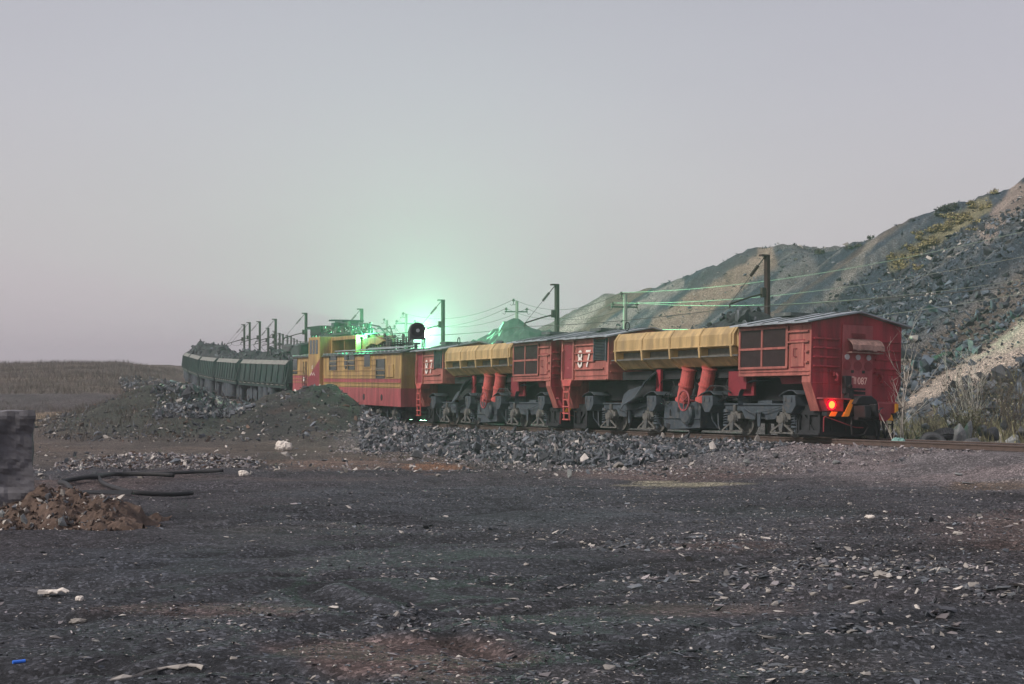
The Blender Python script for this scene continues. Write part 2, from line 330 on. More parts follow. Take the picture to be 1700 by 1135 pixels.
# ------------------------------------------------------------ mesh builder
class MB:
    def __init__(s): s.v = []; s.f = []; s.mi = []; s.cur = 0
    def add(s, vs, fs):
        o = len(s.v); s.v += [tuple(v) for v in vs]; s.f += [tuple(i+o for i in f) for f in fs]; s.mi += [s.cur]*len(fs); return s
    def m(s, i): s.cur = i; return s
    def box(s, x0, x1, y0, y1, z0, z1, T=None):
        vs = [Vector((x, y, z)) for z in (z0, z1) for y in (y0, y1) for x in (x0, x1)]
        if T is not None: vs = [T @ v for v in vs]
        return s.add(vs, [(0, 2, 3, 1), (4, 5, 7, 6), (0, 1, 5, 4), (2, 6, 7, 3), (0, 4, 6, 2), (1, 3, 7, 5)])
    def prism(s, prof, axis, a, b, shift=0):
        """profile of 2-D points extruded along axis: 'x' profile=(y,z); 'y' profile=(x,z); 'z' profile=(x,y)"""
        n = len(prof); vs = []
        for c in (a, b):
            for p in prof:
                vs.append({'x': (c, p[0], p[1]), 'y': (p[0], c, p[1]), 'z': (p[0], p[1], c)}[axis])
        fs = [tuple(range(n)), tuple(reversed(range(n, 2*n)))]+[(i, i+n, (i+1) % n+n, (i+1) % n) for i in range(n)]
        return s.add(vs, fs)
    def cyl(s, p0, p1, r0, r1=None, n=12, caps=True):
        r1 = r0 if r1 is None else r1; p0 = Vector(p0); p1 = Vector(p1); d = (p1-p0).normalized()
        a = d.orthogonal().normalized(); b = d.cross(a)
        vs = []
        for p, r in ((p0, r0), (p1, r1)):
            for k in range(n):
                t = 2*math.pi*k/n; vs.append(p+a*math.cos(t)*r+b*math.sin(t)*r)
        fs = [(k, (k+1) % n, (k+1) % n+n, k+n) for k in range(n)]
        if caps: fs += [tuple(reversed(range(n))), tuple(range(n, 2*n))]
        return s.add(vs, fs)
    def tube(s, pts, r, n=6, r1=None):
        pts = [Vector(p) for p in pts]; m = len(pts); vs = []; prev = None
        for i, p in enumerate(pts):
            d = (pts[min(i+1, m-1)]-pts[max(i-1, 0)])
            d = d.normalized() if d.length > 1e-9 else Vector((0, 0, 1))
            a = d.orthogonal().normalized() if prev is None else (prev-d*prev.dot(d)).normalized()
            prev = a; b = d.cross(a); rr = r if r1 is None else r+(r1-r)*i/(m-1)
            for k in range(n):
                t = 2*math.pi*k/n; vs.append(p+a*math.cos(t)*rr+b*math.sin(t)*rr)
        fs = [(i*n+k, i*n+(k+1) % n, (i+1)*n+(k+1) % n, (i+1)*n+k) for i in range(m-1) for k in range(n)]
        fs += [tuple(reversed(range(n))), tuple(range((m-1)*n, m*n))]
        return s.add(vs, fs)
    def ring(s, c, R_, r, axis='y', n=20, k=6, a0=0, a1=2*math.pi):
        c = Vector(c); pts = []
        full = abs(a1-a0) > 6.2
        for i in range(n+1):
            t = a0+(a1-a0)*i/n; u, v_ = math.cos(t)*R_, math.sin(t)*R_
            pts.append(c+Vector({'y': (u, 0, v_), 'x': (0, u, v_), 'z': (u, v_, 0)}[axis]))
        return s.tube(pts, r, k)
    def band(s, pts, y0, y1, th):
        """bent sheet: path (x,z) swept across y, with thickness"""
        n = len(pts); vs = []
        for (x, z) in pts: vs += [(x, y0, z), (x, y1, z), (x, y0, z-th), (x, y1, z-th)]
        fs = []
        for i in range(n-1):
            a = 4*i; b = a+4
            fs += [(a, a+1, b+1, b), (a+2, b+2, b+3, a+3), (a, b, b+2, a+2), (a+1, a+3, b+3, b+1)]
        fs += [(0, 2, 3, 1), (4*n-4, 4*n-3, 4*n-1, 4*n-2)]
        return s.add(vs, fs)
    def build(s, name, mats, parent=None, bevel=0, smooth=False, loc=None, rot=None):
        me = bpy.data.meshes.new(name); me.from_pydata(s.v, [], s.f)
        for k in (mats if isinstance(mats, (list, tuple)) else [mats]): me.materials.append(M[k] if isinstance(k, str) else k)
        if any(s.mi): me.polygons.foreach_set('material_index', s.mi)
        bm = bmesh.new(); bm.from_mesh(me); bmesh.ops.recalc_face_normals(bm, faces=bm.faces); bm.to_mesh(me); bm.free()
        if smooth: me.polygons.foreach_set('use_smooth', [True]*len(me.polygons))
        o = bpy.data.objects.new(name, me); COL.objects.link(o)
        if parent is not None: o.parent = parent
        if loc is not None: o.location = loc
        if rot is not None: o.rotation_euler = rot
        if bevel:
            b = o.modifiers.new('bevel', 'BEVEL'); b.width = bevel; b.segments = 1; b.limit_method = 'ANGLE'
        return o
def tag(o, label=None, cat=None, group=None, kind=None):
    if label: o['label'] = label
    if cat: o['category'] = cat
    if group: o['group'] = group
    if kind: o['kind'] = kind
    return o
def thing(name, label, cat, loc=(0, 0, 0), rot=(0, 0, 0), group=None):
    o = bpy.data.objects.new(name, None); COL.objects.link(o); o.location = loc; o.rotation_euler = rot
    o.empty_display_size = .3
    return tag(o, label, cat, group)
def copy_tree(o, parent=None):
    c = o.copy(); COL.objects.link(c)
    if parent is not None: c.parent = parent
    for ch in list(o.children): copy_tree(ch, c)
    return c
def text_mesh(s, name, size, m, parent, loc, rot, th=.01, sx=1.0, font_bold=0.0):
    cu = bpy.data.curves.new(name, 'FONT'); cu.body = s; cu.size = size; cu.extrude = th; cu.offset = font_bold
    t = bpy.data.objects.new(name+'_tmp', cu); COL.objects.link(t)
    dg = bpy.context.evaluated_depsgraph_get(); dg.update()
    me = bpy.data.meshes.new_from_object(t.evaluated_get(dg)); bpy.data.objects.remove(t)
    me.materials.clear(); me.materials.append(M[m]); o = bpy.data.objects.new(name, me); COL.objects.link(o)
    o.parent = parent; o.location = loc; o.rotation_euler = rot; o.scale = (sx, 1, 1); return o
def np_mesh(name, V, Fc, mats, nper, smooth=False, mi=None):
    me = bpy.data.meshes.new(name); nf = len(Fc)
    me.vertices.add(len(V)); me.vertices.foreach_set('co', np.asarray(V, np.float32).ravel())
    me.loops.add(nf*nper); me.loops.foreach_set('vertex_index', np.asarray(Fc, np.int32).ravel())
    me.polygons.add(nf); me.polygons.foreach_set('loop_start', np.arange(0, nf*nper, nper, dtype=np.int32))
    for k in mats: me.materials.append(M[k] if isinstance(k, str) else k)
    if mi is not None: me.polygons.foreach_set('material_index', np.asarray(mi, np.int32))
    me.polygons.foreach_set('use_smooth', np.full(nf, smooth)); me.update(calc_edges=True); me.validate()
    o = bpy.data.objects.new(name, me); COL.objects.link(o); return o

# ------------------------------------------------------------ terrain mesh
def terrain_mat():
    m = bpy.data.materials.new('bare ground'); m.use_nodes = True; nt = m.node_tree; b = nt.nodes['Principled BSDF']; L = nt.links.new
    b.inputs['Roughness'].default_value = .85; b.inputs['Specular IOR Level'].default_value = .35
    vc = N(nt, 'ShaderNodeVertexColor'); vc.layer_name = 'soil'
    tc = N(nt, 'ShaderNodeTexCoord')
    n1 = N(nt, 'ShaderNodeTexNoise'); n1.inputs['Scale'].default_value = 5; n1.inputs['Detail'].default_value = 9; n1.inputs['Roughness'].default_value = .75
    vo = N(nt, 'ShaderNodeTexVoronoi'); vo.inputs['Scale'].default_value = 34
    vo2 = N(nt, 'ShaderNodeTexVoronoi'); vo2.inputs['Scale'].default_value = 5
    for n in (n1, vo, vo2): L(tc.outputs['Object'], n.inputs[0] if n.bl_idname != 'ShaderNodeTexNoise' else n.inputs['Vector'])
    sepc = N(nt, 'ShaderNodeSeparateColor'); L(vo.outputs['Color'], sepc.inputs[0])
    pw = N(nt, 'ShaderNodeMath', operation='POWER'); pw.inputs[1].default_value = 5; L(sepc.outputs[0], pw.inputs[0])
    sepd = N(nt, 'ShaderNodeSeparateColor'); L(vo2.outputs['Color'], sepd.inputs[0])
    mr = N(nt, 'ShaderNodeMapRange'); mr.inputs[1].default_value = .3; mr.inputs[2].default_value = .7; mr.inputs[3].default_value = .35; mr.inputs[4].default_value = 1.55
    L(n1.outputs[0], mr.inputs[0])
    ad = N(nt, 'ShaderNodeMath', operation='MULTIPLY_ADD'); L(pw.outputs[0], ad.inputs[0]); ad.inputs[1].default_value = 3.4; L(mr.outputs[0], ad.inputs[2])
    ad2 = N(nt, 'ShaderNodeMath', operation='MULTIPLY_ADD'); L(sepd.outputs[1], ad2.inputs[0]); ad2.inputs[1].default_value = .35; L(ad.outputs[0], ad2.inputs[2])
    hsv = N(nt, 'ShaderNodeHueSaturation'); L(vc.outputs[0], hsv.inputs['Color']); L(ad2.outputs[0], hsv.inputs['Value'])
    L(hsv.outputs[0], b.inputs['Base Color'])
    n3 = N(nt, 'ShaderNodeTexNoise'); n3.inputs['Scale'].default_value = 11; n3.inputs['Detail'].default_value = 7; n3.inputs['Roughness'].default_value = .75; L(tc.outputs['Object'], n3.inputs['Vector'])
    bp = N(nt, 'ShaderNodeBump'); bp.inputs['Strength'].default_value = 1; bp.inputs['Distance'].default_value = .2
    L(n3.outputs[0], bp.inputs['Height'])
    bp2 = N(nt, 'ShaderNodeBump'); bp2.inputs['Strength'].default_value = .6; bp2.inputs['Distance'].default_value = .05
    L(vo.outputs['Distance'], bp2.inputs['Height']); L(bp.outputs[0], bp2.inputs['Normal']); L(bp2.outputs[0], b.inputs['Normal'])
    return m
M['ground'] = terrain_mat()

th = np.concatenate([np.linspace(-180, -24, 40)[:-1], np.linspace(-24, 24, 640), np.linspace(24, 180, 40)[1:-1]])
th = np.radians(th)
rr = [1.2]
while rr[-1] < 1300:
    r = rr[-1]
    rr.append(r*(1.03 if r < 7 else 1.0068 if r < 60 else 1.0045 if r < 240 else 1.05))
rr = np.array(rr); NA, NR = len(th), len(rr)
TH, RRR = np.meshgrid(th, rr)
GX = RRR*np.sin(TH); GY = RRR*np.cos(TH)
GZ, P = ground_z(GX, GY, True)
fx, fy = GX.ravel(), GY.ravel(); fz = GZ.ravel()
def lerp(a, b, t): return a+(np.asarray(b)-a)*np.asarray(t)[:, None]
q = P['q']; d = P['d']
c = np.tile(np.array([.05, .047, .053]), (len(fx), 1))                       # dark shale yard
nA = fbm(fx, fy, 5, 4, 71); nB = fbm(fx, fy*1.5, 2.2, 4, 72); nC = fbm(fx, fy, 11, 3, 73)
c = lerp(c, np.array([.125, .088, .08]), sm(.05, .35, nC+.3*nA)*.85)              # brownish worn patches
c = lerp(c, np.array([.05, .056, .066]), sm(.05, .4, -nC+.3*nB)*.6)
c = lerp(c, np.array([.13, .11, .1]), sm(.3, .6, nB)*.25)
far = sm(42, 50, fy)
c = lerp(c, np.array([.082, .066, .056]), far*(1-sm(-4, 6, fx))*.85)                # brown dirt on the left behind the yard
c = lerp(c, np.array([.095, .07, .055]), far*(1-sm(-4, 6, fx))*sm(.0, .3, nA)*.6)
bank = sm(2.3, 1.6, np.abs(d)-0)*0+sm(9, 5, np.abs(d))
c = lerp(c, np.array([.15, .145, .15]), bank*.8)
grav = sm(.12, .2, q)*sm(12, 6, np.abs(d))
c = lerp(c, np.array([.15, .125, .125]), grav*(.75+.25*np.sign(nB)))
tanz = P['lf']*sm(88, 104, fy)*sm(122, 116, fy)*sm(-7, -3.5, -(-d))
c = lerp(c, np.array([.20, .15, .10]), P['lf']*sm(84, 96, fy+3*nA)*sm(118, 110, fy+3*nA)*sm(5, 9, -d))
c = lerp(c, np.array([.06, .052, .05]), P['lf']*sm(114, 119, fy+4*nA)*sm(133, 129, fy)*sm(5, 9, -d))
c = lerp(c, np.array([.088, .07, .056]), P['lf']*sm(129, 134, fy))
c = lerp(c, np.array([.15, .12, .09]), P['lf']*sm(132, 140, fy)*sm(.15, .4, nC)*.6)
c = lerp(c, np.array([.036, .034, .032]), sm(.05, .5, P['m1']))
c = lerp(c, np.array([.075, .052, .04]), sm(.05, .5, P['m1'])*sm(.1, .4, nB)*.5)
c = lerp(c, np.array([.042, .045, .036]), sm(.05, .5, P['m2']))
c = lerp(c, np.array([.11, .09, .06]), sm(.05, .5, P['m2'])*sm(.1, .4, nB)*sm(.0, -.3, q+.2)*.9)
c = lerp(c, np.array([.19, .175, .17]), sm(.03, .2, P['g1'])*(.6+.4*np.sign(nA)))
c = lerp(c, np.array([.13, .1, .1]), sm(.03, .2, P['g2']))
# behind the track on the right
c = lerp(c, np.array([.1, .09, .085]), sm(3, 6, d)*(d < 900))
def patch(px, py, w_, h_, col, am):
    global c
    row = HZ-(fz-EYE)*F/np.maximum(fy, 1); Q = 850+F*q
    e = np.hypot((Q-px)/w_, (row-py)/h_)+.7*fbm(fx, fy*1.3, 1.6, 4, 55)+.35*fbm(fx, fy, .4, 3, 56)
    c = lerp(c, np.array(col), am*sm(1.1, .5, e)*(fy > 5))
BRN = (.14, .095, .085)
patch(700, 1085, 190, 50, BRN, .75); patch(380, 1010, 240, 14, BRN, .5); patch(900, 860, 200, 14, (.05, .06, .065), .6); patch(250, 930, 200, 30, (.05, .055, .066), .6)
patch(1220, 905, 140, 14, BRN, .5); patch(560, 770, 120, 10, (.15, .1, .08), .8); patch(720, 775, 60, 9, (.22, .11, .06), .8); patch(1100, 803, 110, 5, (.3, .27, .19), .8)
patch(1640, 805, 80, 8, (.13, .09, .06), .7); patch(1280, 850, 160, 10, (.045, .052, .055), .7); patch(1180, 1010, 220, 16, BRN, .4); patch(980, 1120, 120, 20, (.11, .1, .105), .5)
# the spoil heap: streaks that run down the slope
t, dh = P['ht'], P['hd']; hm = P['hill']
st = fbm(t+dh*.06, dh*.03, 3.4, 4, 51); st2 = fbm(t+dh*.06, dh*.05, 1.3, 4, 52)
hc = np.tile(np.array([.034, .047, .062]), (len(fx), 1))
hc = lerp(hc, np.array([.105, .083, .068]), sm(.10, .34, st)*sm(22, 30, t))
hc = lerp(hc, np.array([.17, .17, .165]), sm(.12, .3, st2)*sm(34, 48, t)*.6)
hc = lerp(hc, np.array([.1, .095, .09]), sm(.0, .3, st2)*sm(5, 25, t)*.3)
def fan(t0, tw, d0, d1, col, hc, am=1, tilt=0.0):
    # pale or brown run of finer material tipped from the crest
    cc = t-(t0+tilt*dh); wd = tw*(1.0+.25*fbm(dh, t, 4, 3, 77))
    return lerp(hc, np.array(col), am*sm(wd, wd*.6, np.abs(cc))*sm(d0-2, d0, dh)*sm(d1+2, d1, dh))
HQ = 850+F*q
FANS = []
def add_fan(pa, pb, wa, wb, col, am=1):
    global hc
    """streak between two photo pixels on the slope, wa/wb half widths in photo pixels"""
    row = HZ-(fz-EYE)*F/np.maximum(fy, 1)
    ax, ay = pa; bx, by = pb; dx, dy = bx-ax, by-ay; l2 = dx*dx+dy*dy
    k = np.clip(((HQ-ax)*dx+(row-ay)*dy)/l2, 0, 1)
    dist = np.hypot(HQ-(ax+k*dx), row-(ay+k*dy))+9*fbm(HQ, row, 26, 4, 91)
    wd = wa+(wb-wa)*k
    hc = lerp(hc, np.array(col), am*sm(wd*1.15, wd*.75, dist))
add_fan((1268, 428), (1100, 550), 24, 26, (.2, .155, .12), .95)
add_fan((1000, 500), (905, 575), 10, 9, (.3, .29, .26), .7)
add_fan((1128, 470), (985, 560), 8, 10, (.27, .25, .22), .6)
add_fan((1250, 416), (1160, 470), 12, 10, (.045, .05, .058), .9)
add_fan((1700, 325), (1640, 385), 22, 14, (.21, .165, .14), .9)
add_fan((1730, 555), (1518, 664), 40, 9, (.36, .3, .25), .95)
add_fan((1632, 342), (1486, 440), 15, 10, (.17, .15, .085), .85)
add_fan((1450, 395), (1380, 500), 7, 12, (.2, .18, .15), .5)
add_fan((1340, 445), (1290, 480), 22, 14, (.16, .15, .14), .6)
c[hm] = hc[hm]
rf = rut_field(fx, fy); c = c*(1-.45*sm(.0, -.03, rf)+.2*sm(.0, .04, rf))[:, None]
c = c*(1+.45*fbm(fx, fy, 1.7, 4, 98)+.35*fbm(fx, fy*1.6, .5, 3, 99))[:, None]
c = np.clip(c, .01, .6)
# faces
I, J = np.meshgrid(np.arange(NR-1), np.arange(NA), indexing='ij')
J2 = (J+1) % NA
A_ = I*NA+J; B_ = I*NA+J2; C_ = (I+1)*NA+J2; D_ = (I+1)*NA+J
FCE = np.stack([A_, B_, C_, D_], -1).reshape(-1, 4)
def vmean(a): return a.ravel()[FCE].mean(1)
cls = np.zeros(len(FCE), int)
m1f, m2f, g1f = vmean(P['m1']), vmean(P['m2']), vmean(P['g1'])
cls[(m1f > .18) & (m1f >= m2f)] = 2
cls[(m2f > .18) & (m2f > m1f)] = 3
cls[g1f > .08] = 4
cls[vmean(P['hill'].astype(float)) > .5] = 1
V_all = np.stack([fx, fy, fz], 1)
for k, nm in ((0, 'ground'), (1, 'spoil_heap'), (2, 'earth_mound'), (3, 'rough_mound'), (4, 'gravel_mound')):
    F_ = FCE[cls == k]
    used, inv = np.unique(F_, return_inverse=True)
    o = np_mesh(nm, V_all[used], inv.reshape(-1, 4), ['ground'], 4, smooth=True)
    att = o.data.color_attributes.new('soil', 'FLOAT_COLOR', 'POINT')
    att.data.foreach_set('color', np.concatenate([c[used], np.ones((len(used), 1))], 1).astype(np.float32).ravel())
    if k == 0:
        # centre cap under the camera
        pass
    o['kind'] = 'structure'

# ------------------------------------------------------------ loose stone
def rock_template(seed, n=14, flat=1.0):
    r = random.Random(seed); bm = bmesh.new()
    for _ in range(n):
        v = Vector((r.gauss(0, 1), r.gauss(0, 1), r.gauss(0, 1))).normalized()*r.uniform(.75, 1)
        bm.verts.new((v.x, v.y*r.uniform(.7, 1), v.z*flat))
    g = bmesh.ops.convex_hull(bm, input=bm.verts)
    bmesh.ops.delete(bm, geom=[v for v in bm.verts if not v.link_faces], context='VERTS')
    bmesh.ops.triangulate(bm, faces=bm.faces)
    bm.verts.index_update(); V = np.array([v.co for v in bm.verts]); T = np.array([[v.index for v in f.verts] for f in bm.faces]); bm.free()
    return V, T
TPL = [rock_template(k, 9+k % 4) for k in range(10)]
TPS = [rock_template(50+k, 6) for k in range(8)]
def rocks(name, pts, size, mats, flat=.6, elong=1.5, tpl=TPL, mi=None, sink=.25, tilt=.5, label=None, cat=None, kind='stuff'):
    """many loose stones as one mesh; pts (n,3), size (n,)"""
    n = len(pts); Vs, Fs, Ms = [], [], []; off = 0
    which = rng.integers(0, len(tpl), n)
    for k, (V, T) in enumerate(tpl):
        idx = np.nonzero(which == k)[0]; m = len(idx)
        if not m: continue
        yaw = rng.uniform(0, 2*np.pi, m); ta = rng.normal(0, tilt, m); tb = rng.normal(0, tilt, m)
        s = size[idx]*.5
        sx = s*rng.uniform(1, elong, m); sy = s*rng.uniform(.7, 1, m); sz = s*flat*rng.uniform(.6, 1.2, m)
        X = V[None]*np.stack([sx, sy, sz], 1)[:, None, :]
        ca, sa = np.cos(ta)[:, None], np.sin(ta)[:, None]; y = X[..., 1]*ca-X[..., 2]*sa; z = X[..., 1]*sa+X[..., 2]*ca; x = X[..., 0]
        cb, sb = np.cos(tb)[:, None], np.sin(tb)[:, None]; x, z = x*cb+z*sb, -x*sb+z*cb
        cy, sy_ = np.cos(yaw)[:, None], np.sin(yaw)[:, None]; x, y = x*cy-y*sy_, x*sy_+y*cy
        W = np.stack([x, y, z], -1)+pts[idx][:, None, :]; W[..., 2] += (sz*(1-2*sink))[:, None]
        Vs.append(W.reshape(-1, 3)); nv = len(V)
        Fs.append((T[None]+(np.arange(m)*nv)[:, None, None]).reshape(-1, 3)+off); off += m*nv
        if mi is not None: Ms.append(np.repeat(mi[idx], len(T)))
    o = np_mesh(name, np.concatenate(Vs), np.concatenate(Fs), mats, 3, mi=np.concatenate(Ms) if mi is not None else None)
    return tag(o, label, cat, kind=kind)
def scatter_view(n, r0, r1, pw=1.0, a0=-21, a1=21):
    """random points of the visible wedge; pw<1 puts more of them close by"""
    r = r0*(r1/r0)**(rng.uniform(0, 1, n)**pw); a = np.radians(rng.uniform(a0, a1, n))
    return r*np.sin(a), r*np.cos(a)
def on_ground(x, y, dz=0): return np.stack([x, y, ground_z(x, y)+dz], 1)

# rubble bank in front of the train
def bank_points(s0, s1, n, d0=-2.4, d1=-9.0):
    s = rng.uniform(s0, s1, n); dd = d0+(d1-d0)*rng.uniform(0, 1, n)**1.1
    x = np.interp(s, TS, TR[:, 0]); y = np.interp(s, TS, TR[:, 1]); tx = np.interp(s, TS, _tan[:, 0]); ty = np.interp(s, TS, _tan[:, 1])
    return x+dd*ty, y-dd*tx, s, dd
def s_of(px):
    qq = (px-850)/F; k = np.argmin(np.abs(TR[:, 0]/np.maximum(TR[:, 1], 1)-qq)+(TR[:, 1] < 20)*9+(TR[:, 1] > 150)*9); return TS[k]
sa, sb = s_of(1420), s_of(590)
x, y, s, dd = bank_points(sa, sb, 62000, -2.3, -8.5)
qv = 850+F*x/y
keep = (qv < 1395-60*rng.uniform(0, 1, len(x))**2) & (qv > 598)
x, y, dd = x[keep], y[keep], dd[keep]
size = np.clip(rng.lognormal(-2.15, .5, len(x)), .05, .42)*(.8+.35*sm(-3, -6, dd))
rocks('rubble', on_ground(x, y), size, ['rubble', 'coal', 'gravel', 'palerock'], flat=.5, elong=2.0, mi=rng.choice([0]*8+[1]*5+[2, 2, 3], len(x)), tilt=.7, label='bank of angular grey shale rubble in front of the train', cat='rubble')
# finer gravel skirt and ballast along the line
x, y, s, dd = bank_points(s_of(1720), s_of(640), 20000, -1.3, -11)
qv = 850+F*x/y; w_ = rng.uniform(0, 1, len(x)); keep = (qv > 560) & ((qv > 900+150*w_) | (dd > -3.2) | (dd < -6.5))
x, y, dd = x[keep], y[keep], dd[keep]
rocks('gravel', on_ground(x, y), np.clip(rng.lognormal(-2.75, .45, len(x)), .03, .26), ['gravel', 'rubble', 'palerock', 'chipdark'], tpl=TPS, flat=.6, mi=rng.choice([0, 0, 0, 1, 2, 3], len(x)), label='pinkish grey gravel beside the track', cat='gravel')
# rubble below the curved part of the line and on the rough mound
x, y, s, dd = bank_points(s_of(480)+2, _s80+100, 3600, -2.4, -8)
k2 = np.ones(len(x), bool)
xa, ya = scatter_view(8000, 72, 108, 1, -12.5, -9)
z_, pp = ground_z(xa, ya, True); ka = (pp['m2'] > .5) & (rng.uniform(0, 1, len(xa)) < sm(-.235, -.2, xa/ya)) & (pp['d'] < -5)
ka &= (850+F*xa/ya > 215) & (HZ-(z_-EYE)*F/ya < 690+14*fbm(xa, ya, 3, 3, 3))
x = np.concatenate([x, xa[ka]]); y = np.concatenate([y, ya[ka]])
rocks('rubble', on_ground(x, y), np.clip(rng.lognormal(-1.55, .5, len(x)), .1, .9), ['rubble', 'coal', 'palerock'], mi=rng.choice([0]*6+[1]*5+[2], len(x)), elong=1.9, tilt=.7, label='grey rubble on the bank below the curving ore wagons', cat='rubble')
# mound clods and pale bits
xa, ya = scatter_view(5200, 68, 108, 1, -18, -4)
z_, pp = ground_z(xa, ya, True); ka = ((pp['m1'] > .1) | (pp['m2'] > .1))
xa, ya = xa[ka], ya[ka]
rocks('clods', on_ground(xa, ya), np.clip(rng.lognormal(-1.9, .45, len(xa)), .06, .5), ['chipdark', 'palerock', 'clay', 'rubble'], mi=rng.choice([0, 0, 0, 0, 2, 3, 3, 1], len(xa)), tpl=TPS, label='dark clods and pale bits strewn over the soil mounds', cat='clods')
# small pale gravel heap on the left
xa, ya = scatter_view(9000, 39.5, 50, 1, -17, -8)
z_, pp = ground_z(xa, ya, True); ka = (pp['g1'] > .06) & (850+F*xa/ya > 66)
xa, ya = xa[ka], ya[ka]
rocks('gravel', on_ground(xa, ya), np.clip(rng.lognormal(-2.5, .4, len(xa)), .04, .3), ['palerock', 'gravel', 'rubble', 'clay'], mi=rng.choice([0, 1, 1, 2, 3], len(xa)), tpl=TPS, label='pale gravel on the low heap behind the cables', cat='gravel')
# pale stone line at the edge of the yard and scattered middle ground stones
xa, ya = scatter_view(5000, 40, 72, 1, -18, 18)
z_, pp = ground_z(xa, ya, True)
ka = (pp['d'] < -7) & (rng.uniform(0, 1, len(xa)) < .25+.75*sm(3, .5, np.abs(ya-45-1.5*np.sin(xa*.6))))
xa, ya = xa[ka], ya[ka]
rocks('gravel', on_ground(xa, ya), np.clip(rng.lognormal(-2.2, .45, len(xa)), .05, .4), ['palerock', 'gravel', 'rubble'], mi=rng.choice([0, 1, 2], len(xa)), tpl=TPS, label='scattered pale stones along the far edge of the dark yard', cat='stones')
# the yard itself: grit, chips and flakes
def yard(n, r0, r1, mu, sg, lo, hi, flat, name, label, mats, pr, tpl=TPS, pw=1.0, clump=0):
    x, y = scatter_view(n, r0, r1, pw)
    dens = .5+fbm(x, y*1.4, 4.5, 3, 81)*1.3+.55*sm(.02, .2, x/y)*sm(14, 18, y)
    dens *= 1-.6*sm(-.1, -.3, x/y)*sm(30, 18, y)
    k = rng.uniform(0, 1, n) < np.clip(dens, .08, 1)
    x, y = x[k], y[k]; d_, s_, z_ = track_frame(x, y); k = d_ < -6; x, y = x[k], y[k]
    sz = np.clip(rng.lognormal(mu, sg, len(x)), lo, hi)
    return rocks(name, on_ground(x, y), sz, mats, flat=flat, elong=2.0, tpl=tpl, mi=rng.choice(pr, len(x)), tilt=.22, sink=.3, label=label, cat='stones')
yard(120000, 7.5, 46, -3.9, .5, .008, .06, .5, 'grit', 'fine dark grit covering the yard', ['chipdark', 'rubble', 'palerock'], [0, 0, 1, 1, 1, 1, 2], pw=.9)
yard(21000, 8, 47, -3.3, .5, .018, .12, .32, 'stone_chips', 'flat grey and pale shale flakes littering the yard', ['palerock', 'rubble', 'gravel', 'chipdark'], [0, 1, 1, 2, 2, 3], pw=.8)
# stone clusters on the right of the yard
cx, cy = [], []
for (px, py, w_, h_, n) in ((1500, 945, 150, 26, 420), (1620, 985, 90, 22, 200), (1360, 940, 110, 22, 220), (1180, 900, 150, 20, 260), (1040, 905, 130, 16, 200), (1450, 1040, 200, 30, 200), (700, 870, 160, 12, 120), (560, 845, 120, 10, 90), (660, 1035, 60, 14, 60), (1250, 970, 220, 30, 260), (1580, 870, 150, 14, 160), (1080, 960, 30, 14, 60)):
    for _ in range(n):
        a, b = random.gauss(px, w_*.5), random.gauss(py, h_*.5)
        D = (1.68)/((b-HZ)/F-.0045); cx.append((a-850)/F*D); cy.append(D)
cx, cy = np.array(cx), np.array(cy)
rocks('stone_chips', on_ground(cx, cy), np.clip(rng.lognormal(-3.0, .5, len(cx)), .025, .17), ['rubble', 'palerock', 'gravel', 'chipdark'], flat=.42, elong=1.9, mi=rng.choice([0, 0, 1, 2, 3], len(cx)), tilt=.35, label='clusters of broken shale pieces on the right of the yard', cat='stones')

# block field on the spoil heap
tt = rng.uniform(-25, 60, 110000); dd = 52*rng.uniform(0, 1, len(tt))
x = HF[0]+tt*HU[0]+dd*HN[0]; y = HF[1]+tt*HU[1]+dd*HN[1]
z, pp = ground_z(x, y, True); row = HZ-(z-EYE)*F/y; qv = 850+F*x/y
fieldline = np.interp(qv, [1200, 1330, 1390, 1480, 1560, 1640, 1720], [600, 540, 480, 430, 400, 360, 330])
sandy = np.abs(row-np.interp(qv, [1500, 1600, 1700, 1760], [674, 620, 568, 540])) < np.interp(qv, [1500, 1700], [8, 34])
k = pp['hill'] & (row < 720) & (row > fieldline+12*fbm(x, y, 4, 3, 5)) & (qv > 1180) & (qv < 1730) & (~sandy | (rng.uniform(0, 1, len(x)) < .06))
x, y, z, row = x[k], y[k], z[k], row[k]
sz = np.clip(rng.lognormal(-1.6, .6, len(x)), .1, 1.4)*(.75+.5*sm(420, 620, row))
rocks('boulder_field', np.stack([x, y, z], 1), sz, ['hillrock', 'coal', 'rubble', 'palerock'], mi=rng.choice([0]*9+[1]*4+[2]*3+[3], len(x)), flat=.7, elong=1.7, tilt=.7, label='tumbled dark shale blocks covering the near face of the spoil heap', cat='boulders')
tt = rng.uniform(-10, 90, 42000); dd = 50*rng.uniform(0, 1, len(tt))
x = HF[0]+tt*HU[0]+dd*HN[0]; y = HF[1]+tt*HU[1]+dd*HN[1]
z, pp = ground_z(x, y, True); row = HZ-(z-EYE)*F/y; qv = 850+F*x/y
k = pp['hill'] & (row < 640) & (qv > 880) & (qv < 1720) & (rng.uniform(0, 1, len(x)) < .35+.9*fbm(x, y, 6, 3, 19))
x, y, z = x[k], y[k], z[k]
rocks('scree', np.stack([x, y, z], 1), np.clip(rng.lognormal(-1.9, .55, len(x)), .08, .8), ['hillrock', 'rubble', 'palerock'], mi=rng.choice([0]*6+[1]*3+[2], len(x)), tpl=TPS, label='small loose stones on the streaked far slope of the spoil heap', cat='stones')
